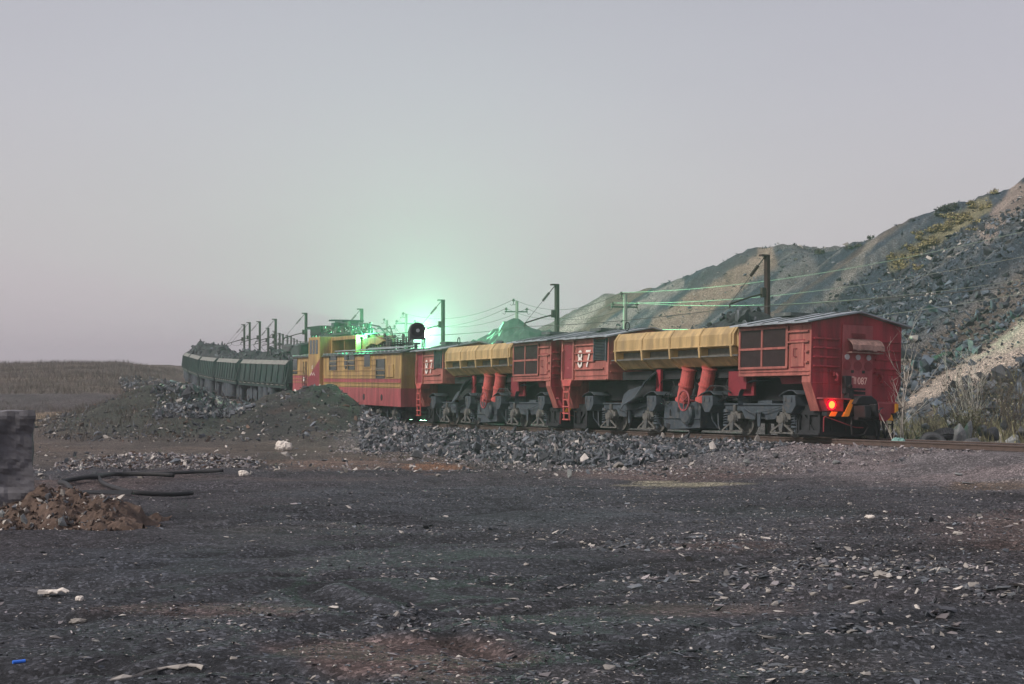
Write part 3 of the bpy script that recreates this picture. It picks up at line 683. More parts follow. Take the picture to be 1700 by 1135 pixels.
# lower talus behind the track
tt = rng.uniform(-35, 30, 9000); dd = rng.uniform(-18, 4, len(tt))
x = HF[0]+tt*HU[0]+dd*HN[0]; y = HF[1]+tt*HU[1]+dd*HN[1]; qv = 850+F*x/y
k = (qv > 1440) & (qv < 1740); x, y = x[k], y[k]
rocks('rubble', on_ground(x, y), np.clip(rng.lognormal(-1.6, .6, len(x)), .08, .9), ['rubble', 'coal', 'palerock', 'gravel'], mi=rng.choice([0, 0, 1, 2, 3], len(x)), label='mixed grey rubble at the foot of the spoil heap behind the track', cat='rubble')

# ------------------------------------------------------------ reeds on the left bank
def tufts(name, x, y, h, wd, m, nb, label, cat, lean=.3):
    n = len(x); z = ground_z(x, y)
    V = np.zeros((n, nb, 3, 3)); 
    for b in range(nb):
        a = rng.uniform(0, 2*np.pi, n); ox = rng.normal(0, .35, n)*wd; oy = rng.normal(0, .35, n)*wd
        hh = h*rng.uniform(.5, 1, n); lx = rng.normal(0, lean, n)*hh; ly = rng.normal(0, lean, n)*hh; hw = hh*.045
        V[:, b, 0] = np.stack([x+ox-np.cos(a)*hw, y+oy-np.sin(a)*hw, z-.05], 1)
        V[:, b, 1] = np.stack([x+ox+np.cos(a)*hw, y+oy+np.sin(a)*hw, z-.05], 1)
        V[:, b, 2] = np.stack([x+ox+lx, y+oy+ly, z+hh], 1)
    V = V.reshape(-1, 3); Fc = np.arange(len(V)).reshape(-1, 3)
    return tag(np_mesh(name, V, Fc, [m], 3), label, cat, kind='stuff')
x = rng.uniform(-90, -20, 15000); y = rng.uniform(130, 206, 15000)
dd_, _, _ = track_frame(x, y); k = (np.abs(dd_) > 4) & (x/y > -.36); x, y = x[k], y[k]
tufts('reeds', x, y, rng.uniform(.5, 1.3, len(x))*(.5+.25*fbm(x, y, 6, 2, 4)), 1.2, 'reed', 5, 'dry grey brown reeds covering the bank at the left', 'reeds')
x = rng.uniform(-40, -9, 5000); y = rng.uniform(66, 125, 5000)
z_, pp = ground_z(x, y, True); k = (pp['d'] < -7) & (x/y > -.34) & ((pp['m2'] > .1) | (y > 90)) & (x/y < -.2); x, y = x[k], y[k]
tufts('dry_grass', x, y, rng.uniform(.15, .5, len(x)), .6, 'reed', 5, 'thin dry grass on the rough mound and field at the left', 'grass', .5)
x = rng.uniform(10, 34, 4200); y = rng.uniform(46, 82, 4200)
z_, pp = ground_z(x, y, True); k = (pp['d'] > 4) & (x/y > .235) & (x/y < .34) & (pp['hd'] < 5); x, y = x[k], y[k]
tufts('dry_grass', x, y, rng.uniform(.25, .9, len(x)), .7, 'olive', 5, 'dry olive grass and weeds at the foot of the spoil heap', 'grass', .45)

# ------------------------------------------------------------ the track: rails and sleepers
def rail_line(off, name, label):
    mb = MB(); prof = [(-.035, 0), (.035, 0), (.035, -.04), (.012, -.055), (.012, -.125), (.065, -.145), (.065, -.16), (-.065, -.16), (-.065, -.145), (-.012, -.125), (-.012, -.055), (-.035, -.04)]
    ss = np.arange(4, TS[-1]-2, 1.5); vs = []
    for s in ss:
        x, y, z, tx, ty = track_at(s); nx, ny = ty, -tx
        for (u, h) in prof: vs.append((x+nx*(off+u), y+ny*(off+u), z+h))
    n = len(prof); fs = []
    for i in range(len(ss)-1):
        for k in range(n): fs.append((i*n+k, i*n+(k+1) % n, (i+1)*n+(k+1) % n, (i+1)*n+k))
    mb.add(vs, fs); mb.mi = [0 if (i % n) == 0 else 1 for i in range(len(fs))]
    o = mb.build(name, ['steel', 'rust'])
    return tag(o, label, 'rail', 'rails of the railway track')
rail_line(-.76, 'rail', 'nearer steel rail of the track, shining at the right where it is bare')
rail_line(.76, 'rail', 'farther steel rail of the track, mostly hidden behind wheels')
mb = MB(); mb.box(-.13, .13, -1.35, 1.35, -.34, -.188)
sl0 = mb.build('sleeper', 'sleeper'); tag(sl0, 'grey timber sleeper half buried in gravel under the rails', 'sleeper', 'sleepers under the rails')
first = True
for s in np.arange(s_of(1790), s_of(560), .62):
    x, y, z, tx, ty = track_at(s); o = sl0 if first else sl0.copy()
    if not first: COL.objects.link(o)
    first = False; o.location = (x, y, z); o.rotation_euler = (0, 0, math.atan2(ty, tx)+random.gauss(0, .02))

# ------------------------------------------------------------ bogie shared by the motor dump cars
def bogie(parent, xb, flip=False):
    """centre at xb, near side is -y; sub-parts: wheels, axle boxes, springs, sand boxes, brake hangers"""
    b = MB()
    for sy in (-1, 1):
        y0, y1 = (-1.22, -1.06) if sy < 0 else (1.06, 1.22)
        b.prism([(-2.05, 1.02), (2.1, 1.02), (2.1, .82), (1.85, .66), (1.75, .8), (1.05, .8), (.85, .55), (.3, .52), (.25, .72), (-.25, .72), (-.3, .52), (-.85, .55), (-1.05, .8), (-1.75, .8), (-1.85, .62), (-2.05, .8)], 'y', y0, y1)
        b.box(-2.05, 2.1, y0-.05 if sy < 0 else y0, y1 if sy < 0 else y1+.05, .99, 1.05)
        b.prism([(-.12, .8), (.12, .8), (.07, .3), (-.05, .3)], 'y', y0-.06, y0-.01)
    b.box(-.4, .4, -1.05, 1.05, .6, 1.15); b.box(-2.05, -1.9, -1.06, 1.06, .7, .98); b.box(1.95, 2.1, -1.06, 1.06, .7, .98)
    b.tube([(-.9, -1.3, .9), (-.3, -1.34, .74), (.5, -1.34, .8), (1.3, -1.3, .95)], .022, 5)
    b.tube([(-2.5, -1.2, .75), (-2.4, -1.24, .3), (-2.2, -1.3, .15)], .03, 5)
    o = b.build('bogie', 'iron', parent, bevel=.012); o.location = (xb, 0, 0)
    for ax in (-1.4, 1.4):
        for sy in (-1, 1):
            wb = MB(); y = sy*.76
            wb.cyl((0, y-.065, 0), (0, y+.065, 0), .5, n=28); wb.cyl((0, y-sy*.1, 0), (0, y-sy*.065, 0), .54, n=28)
            wb.cyl((0, y+sy*.065, 0), (0, y+sy*.1, 0), .16, n=14); wb.cyl((0, 0, 0), (0, y, 0), .08, n=8)
            t = wb.build('wheel', 'iron2', o); t.location = (ax, 0, .5)
        jb = MB()
        jb.cyl((0, -1.36, 0), (0, -1.02, 0), .19, n=12); jb.cyl((0, -1.42, 0), (0, -1.36, 0), .14, .17, n=12); jb.box(-.22, .22, -1.3, -1.08, -.1, .22); jb.cyl((0, -1.26, .2), (0, -1.26, .44), .07, n=8); jb.box(.2, .38, -1.3, -1.1, -.02, .16); jb.box(-.38, -.2, -1.3, -1.1, -.12, .1)
        t = jb.build('axle_box', 'iron2', o, bevel=.015); t.location = (ax, 0, .56)
        sx = -.52 if ax < 0 else .52
        sp = MB(); pts = [(.12*math.cos(a), -1.2+.12*math.sin(a), .34+a/(2*math.pi)*.085) for a in np.arange(0, 2*math.pi*5, .6)]
        sp.tube(pts, .026, 5); sp.cyl((0, -1.2, .28), (0, -1.2, .34), .14, n=12); sp.cyl((0, -1.2, .76), (0, -1.2, .84), .14, n=12); sp.cyl((0, -1.2, .1), (0, -1.2, .3), .05, n=8)
        t = sp.build('spring', 'iron', o); t.location = (ax+sx, 0, .02)
        h = MB()
        h.tube([(-.62, -1.34, .13), (.62, -1.34, .13)], .035, 4); h.tube([(-.6, -1.34, .15), (-.06, -1.34, .42)], .035, 4); h.tube([(.6, -1.34, .15), (.06, -1.34, .42)], .035, 4)
        h.prism([(-.13, .46), (.13, .46), (.08, .16), (-.08, .16)], 'y', -1.4, -1.3); h.box(-.62, .62, -1.32, -1.1, .1, .14)
        t = h.build('brake_hanger', 'iron2', o); t.location = (ax, 0, 0)
    for sx in (-2.72, 1.98):
        sb = MB()
        sb.prism([(-.34, 1.3), (.3, 1.3), (.34, .98), (.12, .74), (-.16, .74), (-.34, 1.0)], 'y', -1.5, -.95)
        sb.band([(-.5, 1.28), (-.3, 1.38), (.02, 1.46), (.25, 1.46), (.5, 1.34)], -1.56, -.85, .03)
        sb.box(-.22, -.16, -1.53, -1.5, 1.1, 1.26); sb.box(.1, .16, -1.53, -1.5, 1.1, 1.26)
        sb.tube([(0, -1.3, .76), (.02, -1.3, .5), (.1, -1.1, .2)], .03, 5)
        t = sb.build('sand_box', 'iron', o, bevel=.012); t.location = (sx, 0, 0)
    return o

def xA(px):
    q_ = (px-850)/F; s = (8.94-48.8*q_)/(6.94+14.6*q_); return 8.2-16.4*s
def zA(px, py):
    q_ = (px-850)/F; s = (8.94-48.8*q_)/(6.94+14.6*q_); D = 48.8+14.6*s; return EYE+(HZ-py)*D/F-.47
def cab(parent, x0, x1, end, lit):
    """one cab of a dump car: x0..x1, end=+1 when the closed end wall is at x1"""
    b = MB()
    xa, xb = (x0, x1-.45) if end > 0 else (x0+.45, x1)
    b.box(xa, xb, -1.7, 1.7, 1.9, 3.5)
    b.prism([(-1.7, 3.5), (1.7, 3.5), (0, 3.86)], 'x', x0, x1)
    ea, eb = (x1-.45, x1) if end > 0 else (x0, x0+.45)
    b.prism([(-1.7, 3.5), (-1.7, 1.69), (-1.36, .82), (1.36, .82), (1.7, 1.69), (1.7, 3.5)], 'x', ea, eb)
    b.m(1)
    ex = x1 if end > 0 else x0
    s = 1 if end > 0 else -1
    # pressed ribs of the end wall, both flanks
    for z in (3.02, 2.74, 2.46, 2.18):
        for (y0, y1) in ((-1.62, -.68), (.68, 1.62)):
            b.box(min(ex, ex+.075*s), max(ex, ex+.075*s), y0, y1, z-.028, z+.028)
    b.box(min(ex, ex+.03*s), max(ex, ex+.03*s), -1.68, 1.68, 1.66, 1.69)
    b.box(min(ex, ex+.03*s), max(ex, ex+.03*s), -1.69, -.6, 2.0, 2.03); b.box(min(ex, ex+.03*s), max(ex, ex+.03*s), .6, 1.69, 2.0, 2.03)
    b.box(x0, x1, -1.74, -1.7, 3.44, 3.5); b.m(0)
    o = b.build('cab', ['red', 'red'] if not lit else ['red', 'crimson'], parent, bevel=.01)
    return o
def dump_car(label, tail=True):
    root = thing('motor_dump_car', label, 'dump car')
    # -------- rear cab
    c1 = cab(root, 4.3, 8.2, 1, True)
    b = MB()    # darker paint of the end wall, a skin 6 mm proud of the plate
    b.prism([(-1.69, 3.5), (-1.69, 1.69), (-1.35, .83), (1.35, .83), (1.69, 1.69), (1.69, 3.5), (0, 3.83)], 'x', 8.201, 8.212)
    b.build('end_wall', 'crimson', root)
    b = MB()
    for z in (3.24, 2.92, 2.62, 2.3):
        b.box(xA(1307), 8.12, -1.77, -1.7, z-.025, z+.025) if z > 2.9 else b.box(xA(1335), 8.12, -1.77, -1.7, z-.025, z+.025)
    b.box(4.35, 8.15, -1.735, -1.7, 2.02, 2.05); b.box(4.35, 8.15, -1.74, -1.7, 1.9, 1.94)
    b.build('ribs', 'red', c1)
    # 2 x 2 grille windows
    g = MB(); g.box(4.38, 7.02, -1.72, -1.69, 2.1, 3.42); fr = g.build('window_frame', 'red', root)
    b = MB(); 
    for x in (4.36, 5.62, 6.98): b.box(x, x+.09, -1.76, -1.72, 2.12, 3.42)
    for z in (2.12, 2.72, 3.36): b.box(4.36, 7.07, -1.765, -1.72, z, z+.07)
    b.build('window_bars', 'red', fr)
    for x0 in (4.47, 5.73):
        for z0 in (2.2, 2.8):
            p = MB(); p.box(x0-.02, x0+1.27-.1, -1.728, -1.722, z0-.01, z0+.56)
            for k in range(14): p.box(x0, x0+1.15, -1.74, -1.728, z0+.02+k*.038, z0+.032+k*.038)
            p.build('grille', 'grille', root)
    b = MB(); b.box(xA(1311), xA(1332), -1.73, -1.7, 2.16, 2.96); h = b.build('hatch', 'red', root, bevel=.01)
    b = MB(); b.box(xA(1311)-.03, xA(1332)+.03, -1.712, -1.69, 2.13, 2.99); b.build('hatch_frame', 'dkred', h)
    b = MB(); xm = (xA(1311)+xA(1332))/2-.1; b.tube([(xm+.1, -1.73, 2.72), (xm, -1.79, 2.72), (xm, -1.79, 2.48), (xm+.1, -1.73, 2.46)], .016, 5); b.build('handle', 'dkred', h)
    # roofs: thin warped sheets
    def roof(x0, x1, name='roof'):
        b = MB(); n = 12; ys = [-1.98, -1.0, 0, 1.0, 1.98]; vs = []
        for i in range(n+1):
            x = x0+(x1-x0)*i/n
            for y in ys: vs.append((x, y, 3.93-abs(y)*.205+random.uniform(-.018, .018)))
        m = len(vs); vs += [(v[0], v[1], v[2]-.05) for v in vs]; k = len(ys); fs = []
        for i in range(n):
            for j in range(k-1):
                a = i*k+j; fs.append((a, a+1, a+k+1, a+k)); fs.append((a+m, a+k+m, a+k+1+m, a+1+m))
        for i in range(n):
            for j in (0, k-1): a = i*k+j; fs.append((a, a+k, a+k+m, a+m))
        for j in range(k-1):
            for i in (0, n): a = i*k+j; fs.append((a, a+m, a+1+m, a+1))
        b.add(vs, fs); o = b.build(name, 'roof', root)
        b = MB()
        for i in range(1, 5):
            x = x0+(x1-x0)*i/5+.1; b.prism([(-1.95, 3.535), (0, 3.94), (1.95, 3.535), (1.95, 3.56), (0, 3.965), (-1.95, 3.56)], 'x', x, x+.05)
        b.box(x0+.5, x0+1.4, -.6, .2, 3.88, 3.99); b.build('roof_seam', 'roof2', o)
        return o
    r1 = roof(4.15, 8.42); r2 = roof(-8.5, -4.1)
    b = MB(); b.ring((-4.5, -.9, 3.92), .16, .025, 'y', 14, 5); b.build('lifting_ring', 'black', r2)
    # -------- end wall fittings
    E = 8.212
    b = MB(); b.box(E, E+.05, -.57, .56, 1.22, 3.48); cp = b.build('end_panel', 'pinkred', root, bevel=.01)
    b = MB()
    for k in range(7): b.box(E+.05, E+.065, -.25, .27, 3.0+k*.035, 3.018+k*.035)
    b.build('louvre', 'dkred', cp)
    b = MB(); pts = [(.05, 3.06), (.22, 2.99), (.34, 2.86), (.36, 2.72)]
    for yy in np.arange(-.42, .78, .15):
        dz = random.uniform(-.05, .02); b.band([(E+p[0]+random.uniform(-.01, .02), p[1]+dz*(i > 1)) for i, p in enumerate(pts)], yy, yy+.152, .025)
    b.box(E+.05, E+.3, -.42, .78, 2.62, 2.66); b.build('canopy', 'canopy', root)
    for y in (-.41, 0.0, .4):
        b = MB(); b.cyl((E+.05, y, 2.5), (E+.08, y, 2.5), .085, n=16); o = b.build('marker_lamp', 'lens', root, smooth=False)
        b = MB(); b.cyl((E+.05, y, 2.24), (E+.064, y, 2.24), .15, n=20); b.build('cover_plate', 'maroon', root)
    b = MB(); b.box(E+.05, E+.08, -.24, -.16, 2.02, 2.1); b.box(E+.05, E+.08, .17, .25, 2.02, 2.1); b.build('latch', 'black', cp)
    for y in (-.84, .86):
        b = MB(); b.box(E, E+.12, y-.07, y+.07, 1.9, 2.02); b.tube([(E+.1, y, 1.98), (E+.2, y, 1.9), (E+.18, y, 1.76), (E+.08, y, 1.78)], .035, 6); b.box(E, E+.06, y-.2, y+.02, 2.02, 2.08)
        b.build('tow_hook', 'dkred', root)
    if tail:
        text_mesh('ПI', 'lettering', .31, 'letter', root, (E+.052, -.26, 1.68), (R(90), 0, R(90)), .004, .72)
        text_mesh('087', 'lettering', .31, 'letter', root, (E+.052, .0, 1.68), (R(90), 0, R(90)), .004, .78)
    # valve box, opening, ledge, lamp housings
    b = MB(); b.box(E+.05, E+.22, -.58, -.34, 1.38, 1.92); b.box(E+.05, E+.28, -.5, -.3, 1.15, 1.4); b.cyl((E+.22, -.42, 1.6), (E+.3, -.42, 1.6), .06, n=10); b.box(E+.22, E+.24, -.4, -.36, 1.3, 1.42)
    b.tube([(E+.2, -.4, 1.3), (E+.3, -.2, 1.1), (E+.3, .1, 1.15)], .025); b.build('valve_box', 'black', root, bevel=.01)
    b = MB(); b.box(E+.05, E+.06, -.28, .3, 1.24, 1.56); o = b.build('opening', 'black', root)
    b = MB(); b.box(E+.06, E+.1, -.14, .3, 1.46, 1.49); b.box(E+.06, E+.1, -.16, .3, 1.32, 1.36); b.build('rung', 'pinkred', root)
    b = MB(); b.box(E-.4, E+.32, -1.46, -.42, 1.19, 1.23); b.box(E-.4, E+.2, .6, 1.4, 1.12, 1.17); b.build('ledge', 'pinkred', root)
    b = MB(); b.prism([(-1.42, 1.19), (-.66, 1.19), (-.66, .83), (-1.26, .83)], 'x', E, E+.26); hs = b.build('lamp_housing', 'crimson', root, bevel=.01)
    b = MB(); b.box(E, E+.2, .9, 1.36, .82, 1.12); b.build('lamp_housing', 'dkred', root, bevel=.01)
    b = MB(); b.cyl((E+.26, -1.13, 1.02), (E+.32, -1.13, 1.02), .15, n=20, caps=False); b.ring((E+.285, -1.13, 1.02), .13, .03, 'x', 20, 5)
    lr = b.build('tail_lamp_rim', 'redring' if tail else 'black', root)
    b = MB(); b.cyl((E+.255, -1.13, 1.02), (E+.305, -1.13, 1.02), .125, n=18); b.build('tail_lamp_glass', 'redlit' if tail else 'maroon', lr)
    b = MB(); b.cyl((E+.255, -.85, 1.02), (E+.29, -.85, 1.02), .09, n=16); b.build('dark_lamp', 'dkred', root)
    # hazard stripes: a plank cut in slanting pieces
    b = MB(); b.box(E+.0, E+.27, -1.26, -.42, .68, .81); pl = b.build('bumper_plank', 'black', root)
    for pr, xo in (([(y, .675) for y in (-1.2, -.98)]+[(-.9, .815), (-1.12, .815)], .268), ([(-.74, .675), (-.52, .675), (-.44, .815), (-.66, .815)], .268), ([(-.72, .69), (-.5, .69), (-.3, 1.2), (-.44, 1.2)], .3), ([(1.0, .6), (1.24, .6), (1.18, .78), (.96, .78)], .22), ([(1.3, .85), (1.42, .9), (1.42, 1.12), (1.3, 1.12)], .22)):
        b = MB(); b.prism(pr, 'x', E+xo, E+xo+.02); b.build('hazard_stripe', 'stripe', pl)
    # buffer beam and automatic coupler
    b = MB(); b.box(E-.3, E+.1, -1.0, 1.3, .78, 1.1); b.build('buffer_beam', 'dark', root)
    b = MB()
    b.prism([(-.42, 1.06), (-.3, 1.26), (-.1, 1.33), (.2, 1.33), (.4, 1.2), (.46, 1.04)], 'x', E+.02, E+.5)
    b.box(E, E+.6, -.16, .2, .78, 1.02); b.prism([(.1, 1.08), (.62, 1.1), (.6, .66), (.3, .6), (.12, .72)], 'x', E+.3, E+.78)
    b.prism([(-.34, 1.02), (-.1, 1.04), (-.06, .62), (-.3, .66)], 'x', E+.3, E+.85); b.cyl((E+.6, .34, .9), (E+.84, .34, .86), .12, n=12); b.box(E+.1, E+.5, -.3, .4, .58, .7)
    b.ring((E+.5, .0, .84), .14, .04, 'x', 14, 6)
    cpo = b.build('coupler', 'black', root, bevel=.02)
    b = MB(); b.prism([(.2, 1.12), (.7, 1.12), (.68, .7), (.5, .56), (.26, .6)], 'x', E+.79, E+.82); b.cyl((E+.82, .36, .86), (E+.86, .36, .86), .1, n=12); b.build('coupler_head', 'maroon', cpo, bevel=.01)
    b = MB()
    for y in (.56, .86):
        b.tube([(E+.1, y, .74), (E+.28, y-.05, .5), (E+.34, y-.04, .2), (E+.26, y+.06, .03), (E+.2, y+.16, .12), (E+.2, y+.2, .42), (E+.1, y+.14, .7)], .032, 7)
    b.tube([(E+.2, -.3, .7), (E+.34, -.42, .45), (E+.3, -.36, .15), (E+.3, -.2, .1), (E+.3, .1, .16), (E+.3, .24, .4), (E+.2, .12, .62)], .032, 7)
    b.build('brake_hose', 'rubber', root)
    b = MB(); b.tube([(E+.2, -1.3, .66), (E+.2, -1.34, .62), (E+.2, -1.34, .2)], .02, 6); b.tube([(E+.22, -1.3, .66), (E+.24, -.8, .52), (E+.24, -.2, .36), (E+.24, .1, .36)], .018, 6); b.build('uncoupling_rod', 'maroon', root)
    b = MB(); b.box(E+.1, E+.14, .95, .99, .18, .84); b.box(E+.1, E+.14, 1.28, 1.32, .18, .84)
    for z in (.18, .46, .7): b.box(E+.09, E+.17, .95, 1.32, z, z+.04)
    b.build('step_ladder', 'black', root)
    # end guards close to the rail: frame with oval openings
    for sx in (1, -1):
        b = MB()
        def plate(x0, x1, fixed, along):
            n = max(1, int(round(abs(x1-x0)/.5))); w_ = (x1-x0)/n
            for i in range(n):
                a = x0+i*w_; c_ = a+w_
                cuts = [(a, a+.1*w_), (c_-.1*w_, c_)]
                if along == 'x':
                    for u, v in cuts: b.box(min(u, v), max(u, v), fixed, fixed+.05, .2, .78)
                else:
                    for u, v in cuts: b.box(fixed, fixed+.05*1, min(u, v), max(u, v), .2, .78)
            if along == 'x':
                b.box(x0, x1, fixed, fixed+.05, .05, .24); b.box(x0, x1, fixed, fixed+.05, .7, .84)
            else:
                b.box(fixed, fixed+.05, x0, x1, .05, .24); b.box(fixed, fixed+.05, x0, x1, .7, .84)
        if sx > 0: plate(6.95, 8.0, -1.22, 'x'); plate(-1.22, .35, 8.0, 'y'); b.box(6.9, 8.1, -1.3, .4, .1, .15)
        else: plate(-8.0, -7.0, -1.22, 'x'); plate(-1.2, 1.2, -8.05, 'y')
        b.box(sx*6.9-.04, sx*6.9+.04, -1.25, 1.2, .1, .86)
        b.prism([(sx*6.95, .84), (sx*7.1, .84), (sx*7.75, .2), (sx*7.6, .2)], 'y', -1.2, -1.16)
        b.build('end_guard', 'dark', root)
        b = MB(); b.box(min(sx*6.95, sx*7.95), max(sx*6.95, sx*7.95), -1.14, 1.14, .12, 1.0); b.build('guard_backing', 'dark', root)
    # -------- front cab: door, number, louvre
    c2 = cab(root, -8.2, -4.45, -1, True)
    b = MB()
    for z in (3.24, 2.93, 2.62, 2.32): b.box(xA(957), xA(989) if z > 2.5 else -4.75, -1.775, -1.7, z-.025, z+.025)
    b.box(xA(957), -4.75, -1.74, -1.7, 2.32, 2.35); b.box(xA(957), -4.5, -1.735, -1.7, 2.06, 2.085); b.box(-8.15, -4.5, -1.74, -1.7, 1.9, 1.93)
    for z in (2.9, 2.5, 2.2): b.box(-4.45, -4.41, -1.6, 1.6, z-.02, z+.02)
    b.build('ribs', 'red', c2)
    b = MB(); b.box(-8.02, -7.2, -1.72, -1.68, 1.98, 3.4); dr = b.build('door', 'maroon', root, bevel=.01)
    b = MB(); b.box(-8.12, -8.02, -1.78, -1.7, 1.9, 3.45); b.box(-7.2, -7.1, -1.78, -1.7, 1.9, 3.45); b.box(-8.12, -7.1, -1.77, -1.7, 3.4, 3.47); b.build('door_frame', 'red', dr)
    b = MB(); b.tube([(-7.95, -1.76, 2.2), (-7.95, -1.84, 2.3), (-7.95, -1.84, 3.0), (-7.95, -1.76, 3.1)], .02, 6); b.tube([(-7.5, -1.72, 2.75), (-7.4, -1.78, 2.75)], .02, 5); b.box(-7.75, -7.55, -1.725, -1.72, 2.35, 2.42); b.build('handle', 'pinkred', dr)
    text_mesh('8', 'number', .92, 'white', root, (xA(962), -1.752, 2.4), (R(90), 0, 0), .003, .86, .012)
    text_mesh('7', 'number', .92, 'white', root, (xA(975), -1.752, 2.4), (R(90), 0, 0), .003, .86, .012)
    b = MB(); b.box(-5.5, -4.55, -1.71, -1.69, 2.62, 3.42); lv = b.build('louvre', 'grille', root)
    b = MB()
    for k in range(13): b.prism([(-1.76, 2.66+k*.058), (-1.71, 2.69+k*.058), (-1.71, 2.675+k*.058), (-1.76, 2.65+k*.058)], 'x', -5.46, -4.6)
    b.box(-5.53, -5.46, -1.77, -1.7, 2.6, 3.45); b.box(-4.6, -4.52, -1.77, -1.7, 2.6, 3.45); b.build('louvre_slats', 'iron', lv)
    b = MB()   # boarding ladder under the door
    b.prism([(-8.1, 1.92), (-7.2, 1.92), (-7.35, 1.68), (-7.9, 1.68)], 'y', -1.78, -1.3)
    for x in (-7.92, -7.45): b.tube([(x, -1.72, 1.75), (x+.02, -1.76, 1.2), (x+.04, -1.72, .35)], .035, 5)
    for z in (1.45, 1.15, .88, .62, .38): b.box(-7.93, -7.4, -1.78, -1.7, z-.025, z+.025)
    b.tube([(-8.2, -1.6, 1.7), (-7.95, -1.7, 1.15), (-7.7, -1.74, 1.15)], .03, 5)
    b.build('ladder', 'redmach', root)
    # -------- middle: sills, cylinders, tank, wheel, aprons
    b = MB(); b.box(-7.6, 7.7, -.8, .8, 1.15, 1.88); b.box(-4.4, 4.3, -1.1, 1.1, 1.9, 2.2); b.box(-4.2, 4.2, .9, 1.2, 1.1, 2.0)
    b.build('underframe', 'dark', root)
    b = MB(); b.box(3.1, 4.6, -1.3, -1.22, 1.3, 2.1); b.box(4.1, 4.45, -1.5, -1.3, 1.5, 1.9); b.build('side_plate', 'dkred', root)
    b = MB(); b.prism([(6.0, 1.9), (7.9, 1.9), (7.6, 1.66), (6.15, 1.66)], 'y', -1.3, -1.2); b.build('side_plate', 'dkred', root)
    for x in (xA(1125), xA(1158)):
        b = MB(); a0 = (x-.22, -1.3, 1.15); a1 = (x+.12, -1.3, 2.24)
        b.cyl(a0, a1, .25, .24, n=18); b.cyl((x-.24, -1.3, 1.1), (x-.215, -1.3, 1.18), .29, n=18); b.cyl((x-.07, -1.3, 1.62), (x-.05, -1.3, 1.68), .28, n=18); b.cyl((x+.11, -1.3, 2.2), (x+.125, -1.3, 2.25), .28, n=18)
        b.build('tipping_cylinder', 'redmach', root, smooth=False)
    b = MB(); b.box(xA(1074), xA(1081), -1.3, -1.2, 1.45, 2.25); b.build('strut', 'crimson', root)
    b = MB(); xw = xA(1137); b.ring((xw, -1.72, 1.12), .34, .03, 'y', 22, 6)
    for a in (0.5, 2.6, 4.7): b.tube([(xw, -1.72, 1.12), (xw+.33*math.cos(a), -1.72, 1.12+.33*math.sin(a))], .022, 5)
    b.cyl((xw, -1.74, 1.12), (xw, -1.3, 1.12), .04, n=8); b.build('handwheel', 'pinkred', root)
    b = MB(); b.prism([(-1.25, 1.12), (1.0, 1.12), (1.15, .9), (1.15, .2), (-.95, .12), (-1.25, .25)], 'y', -1.15, .9)
    b.cyl((.45, -1.3, .68), (.45, -1.1, .68), .38, n=22); b.cyl((.45, -1.34, .68), (.45, -1.3, .68), .3, .36, n=22)
    b.box(-1.3, 1.15, -1.2, -1.15, .5, .53); b.box(-.35, .0, -1.17, -1.14, .74, .92)
    b.build('machinery_casing', 'iron', root, bevel=.02)
    b = MB(); b.box(-.28, -.08, -1.185, -1.175, .74, .9); b.prism([(-.85, .82), (-.78, .84), (-.76, .6), (-.85, .62)], 'y', -1.17, -1.155); b.prism([(-1.1, .34), (-.8, .32), (-.8, .16), (-1.0, .16)], 'y', -1.17, -1.155); b.build('casing_opening', 'black', root)
    # curved apron sheet (tilted outward) and the mudguard hoop
    b = MB(); path = [(-1.65, 2.25), (-2.1, 2.12), (-2.5, 1.88), (-2.9, 1.68), (-3.35, 1.6), (-3.85, 1.52), (-4.2, 1.36)]
    vs = []
    for i, (x, z) in enumerate(path):
        t = i/6; vs += [(x, -1.15, z), (x+.28+.9*t*.5, -1.72, z-.28-.32*t)]
    m = len(vs); vs += [(v[0]+.02, v[1]+.02, v[2]-.025) for v in vs]
    fs = []
    for i in range(6): a = 2*i; fs += [(a, a+1, a+3, a+2), (a+m, a+2+m, a+3+m, a+1+m), (a, a+2, a+2+m, a+m), (a+1, a+1+m, a+3+m, a+3)]
    fs += [(0, m, m+1, 1), (12, 13, 13+m, 12+m)]
    b.add(vs, fs); b.build('apron', 'iron', root, smooth=False)
    b = MB(); pts = [(4.85-.95*math.cos(a), 1.18+.62*math.sin(a)) for a in np.linspace(-.25, 1.75, 12)]
    b.band(pts, -1.45, -.95, .035); b.build('mudguard', 'iron', root)
    b = MB()
    for i in range(9):
        x = random.uniform(-1.5, 3.6); z = random.uniform(1.3, 2.0)
        b.tube([(x, -1.25, z), (x+random.uniform(-.3, .3), -1.3, z-.2), (x+random.uniform(-.5, .5), -1.28, z-.4), (x+random.uniform(-.5, .5), -1.2, 1.1)], .02, 5)
    b.tube([(-3, -1.15, 1.22), (0, -1.2, 1.3), (3.5, -1.2, 1.25)], .03, 6); b.tube([(1.9, -1.5, 1.35), (2.4, -1.55, 1.62), (3.1, -1.5, 1.6), (3.4, -1.4, 1.4)], .03, 6)
    b.build('pipework', 'black', root)
    bogie(root, xA(1241)); bogie(root, -3.54)
    # -------- tipping body
    x0, x1 = -3.98, 4.22
    b = MB()
    outer = [(-1.62, 3.56), (-1.8, 3.3), (-1.8, 2.93), (-1.74, 2.9), (-1.45, 2.88), (-1.42, 2.62), (-1.72, 2.6), (-1.72, 2.56), (-1.38, 2.28), (1.38, 2.28), (1.8, 2.93), (1.8, 3.3), (1.62, 3.56), (1.52, 3.56), (1.5, 2.7), (-1.5, 2.95), (-1.52, 3.56)]
    b.prism(outer, 'x', x0+.1, x1-.1)
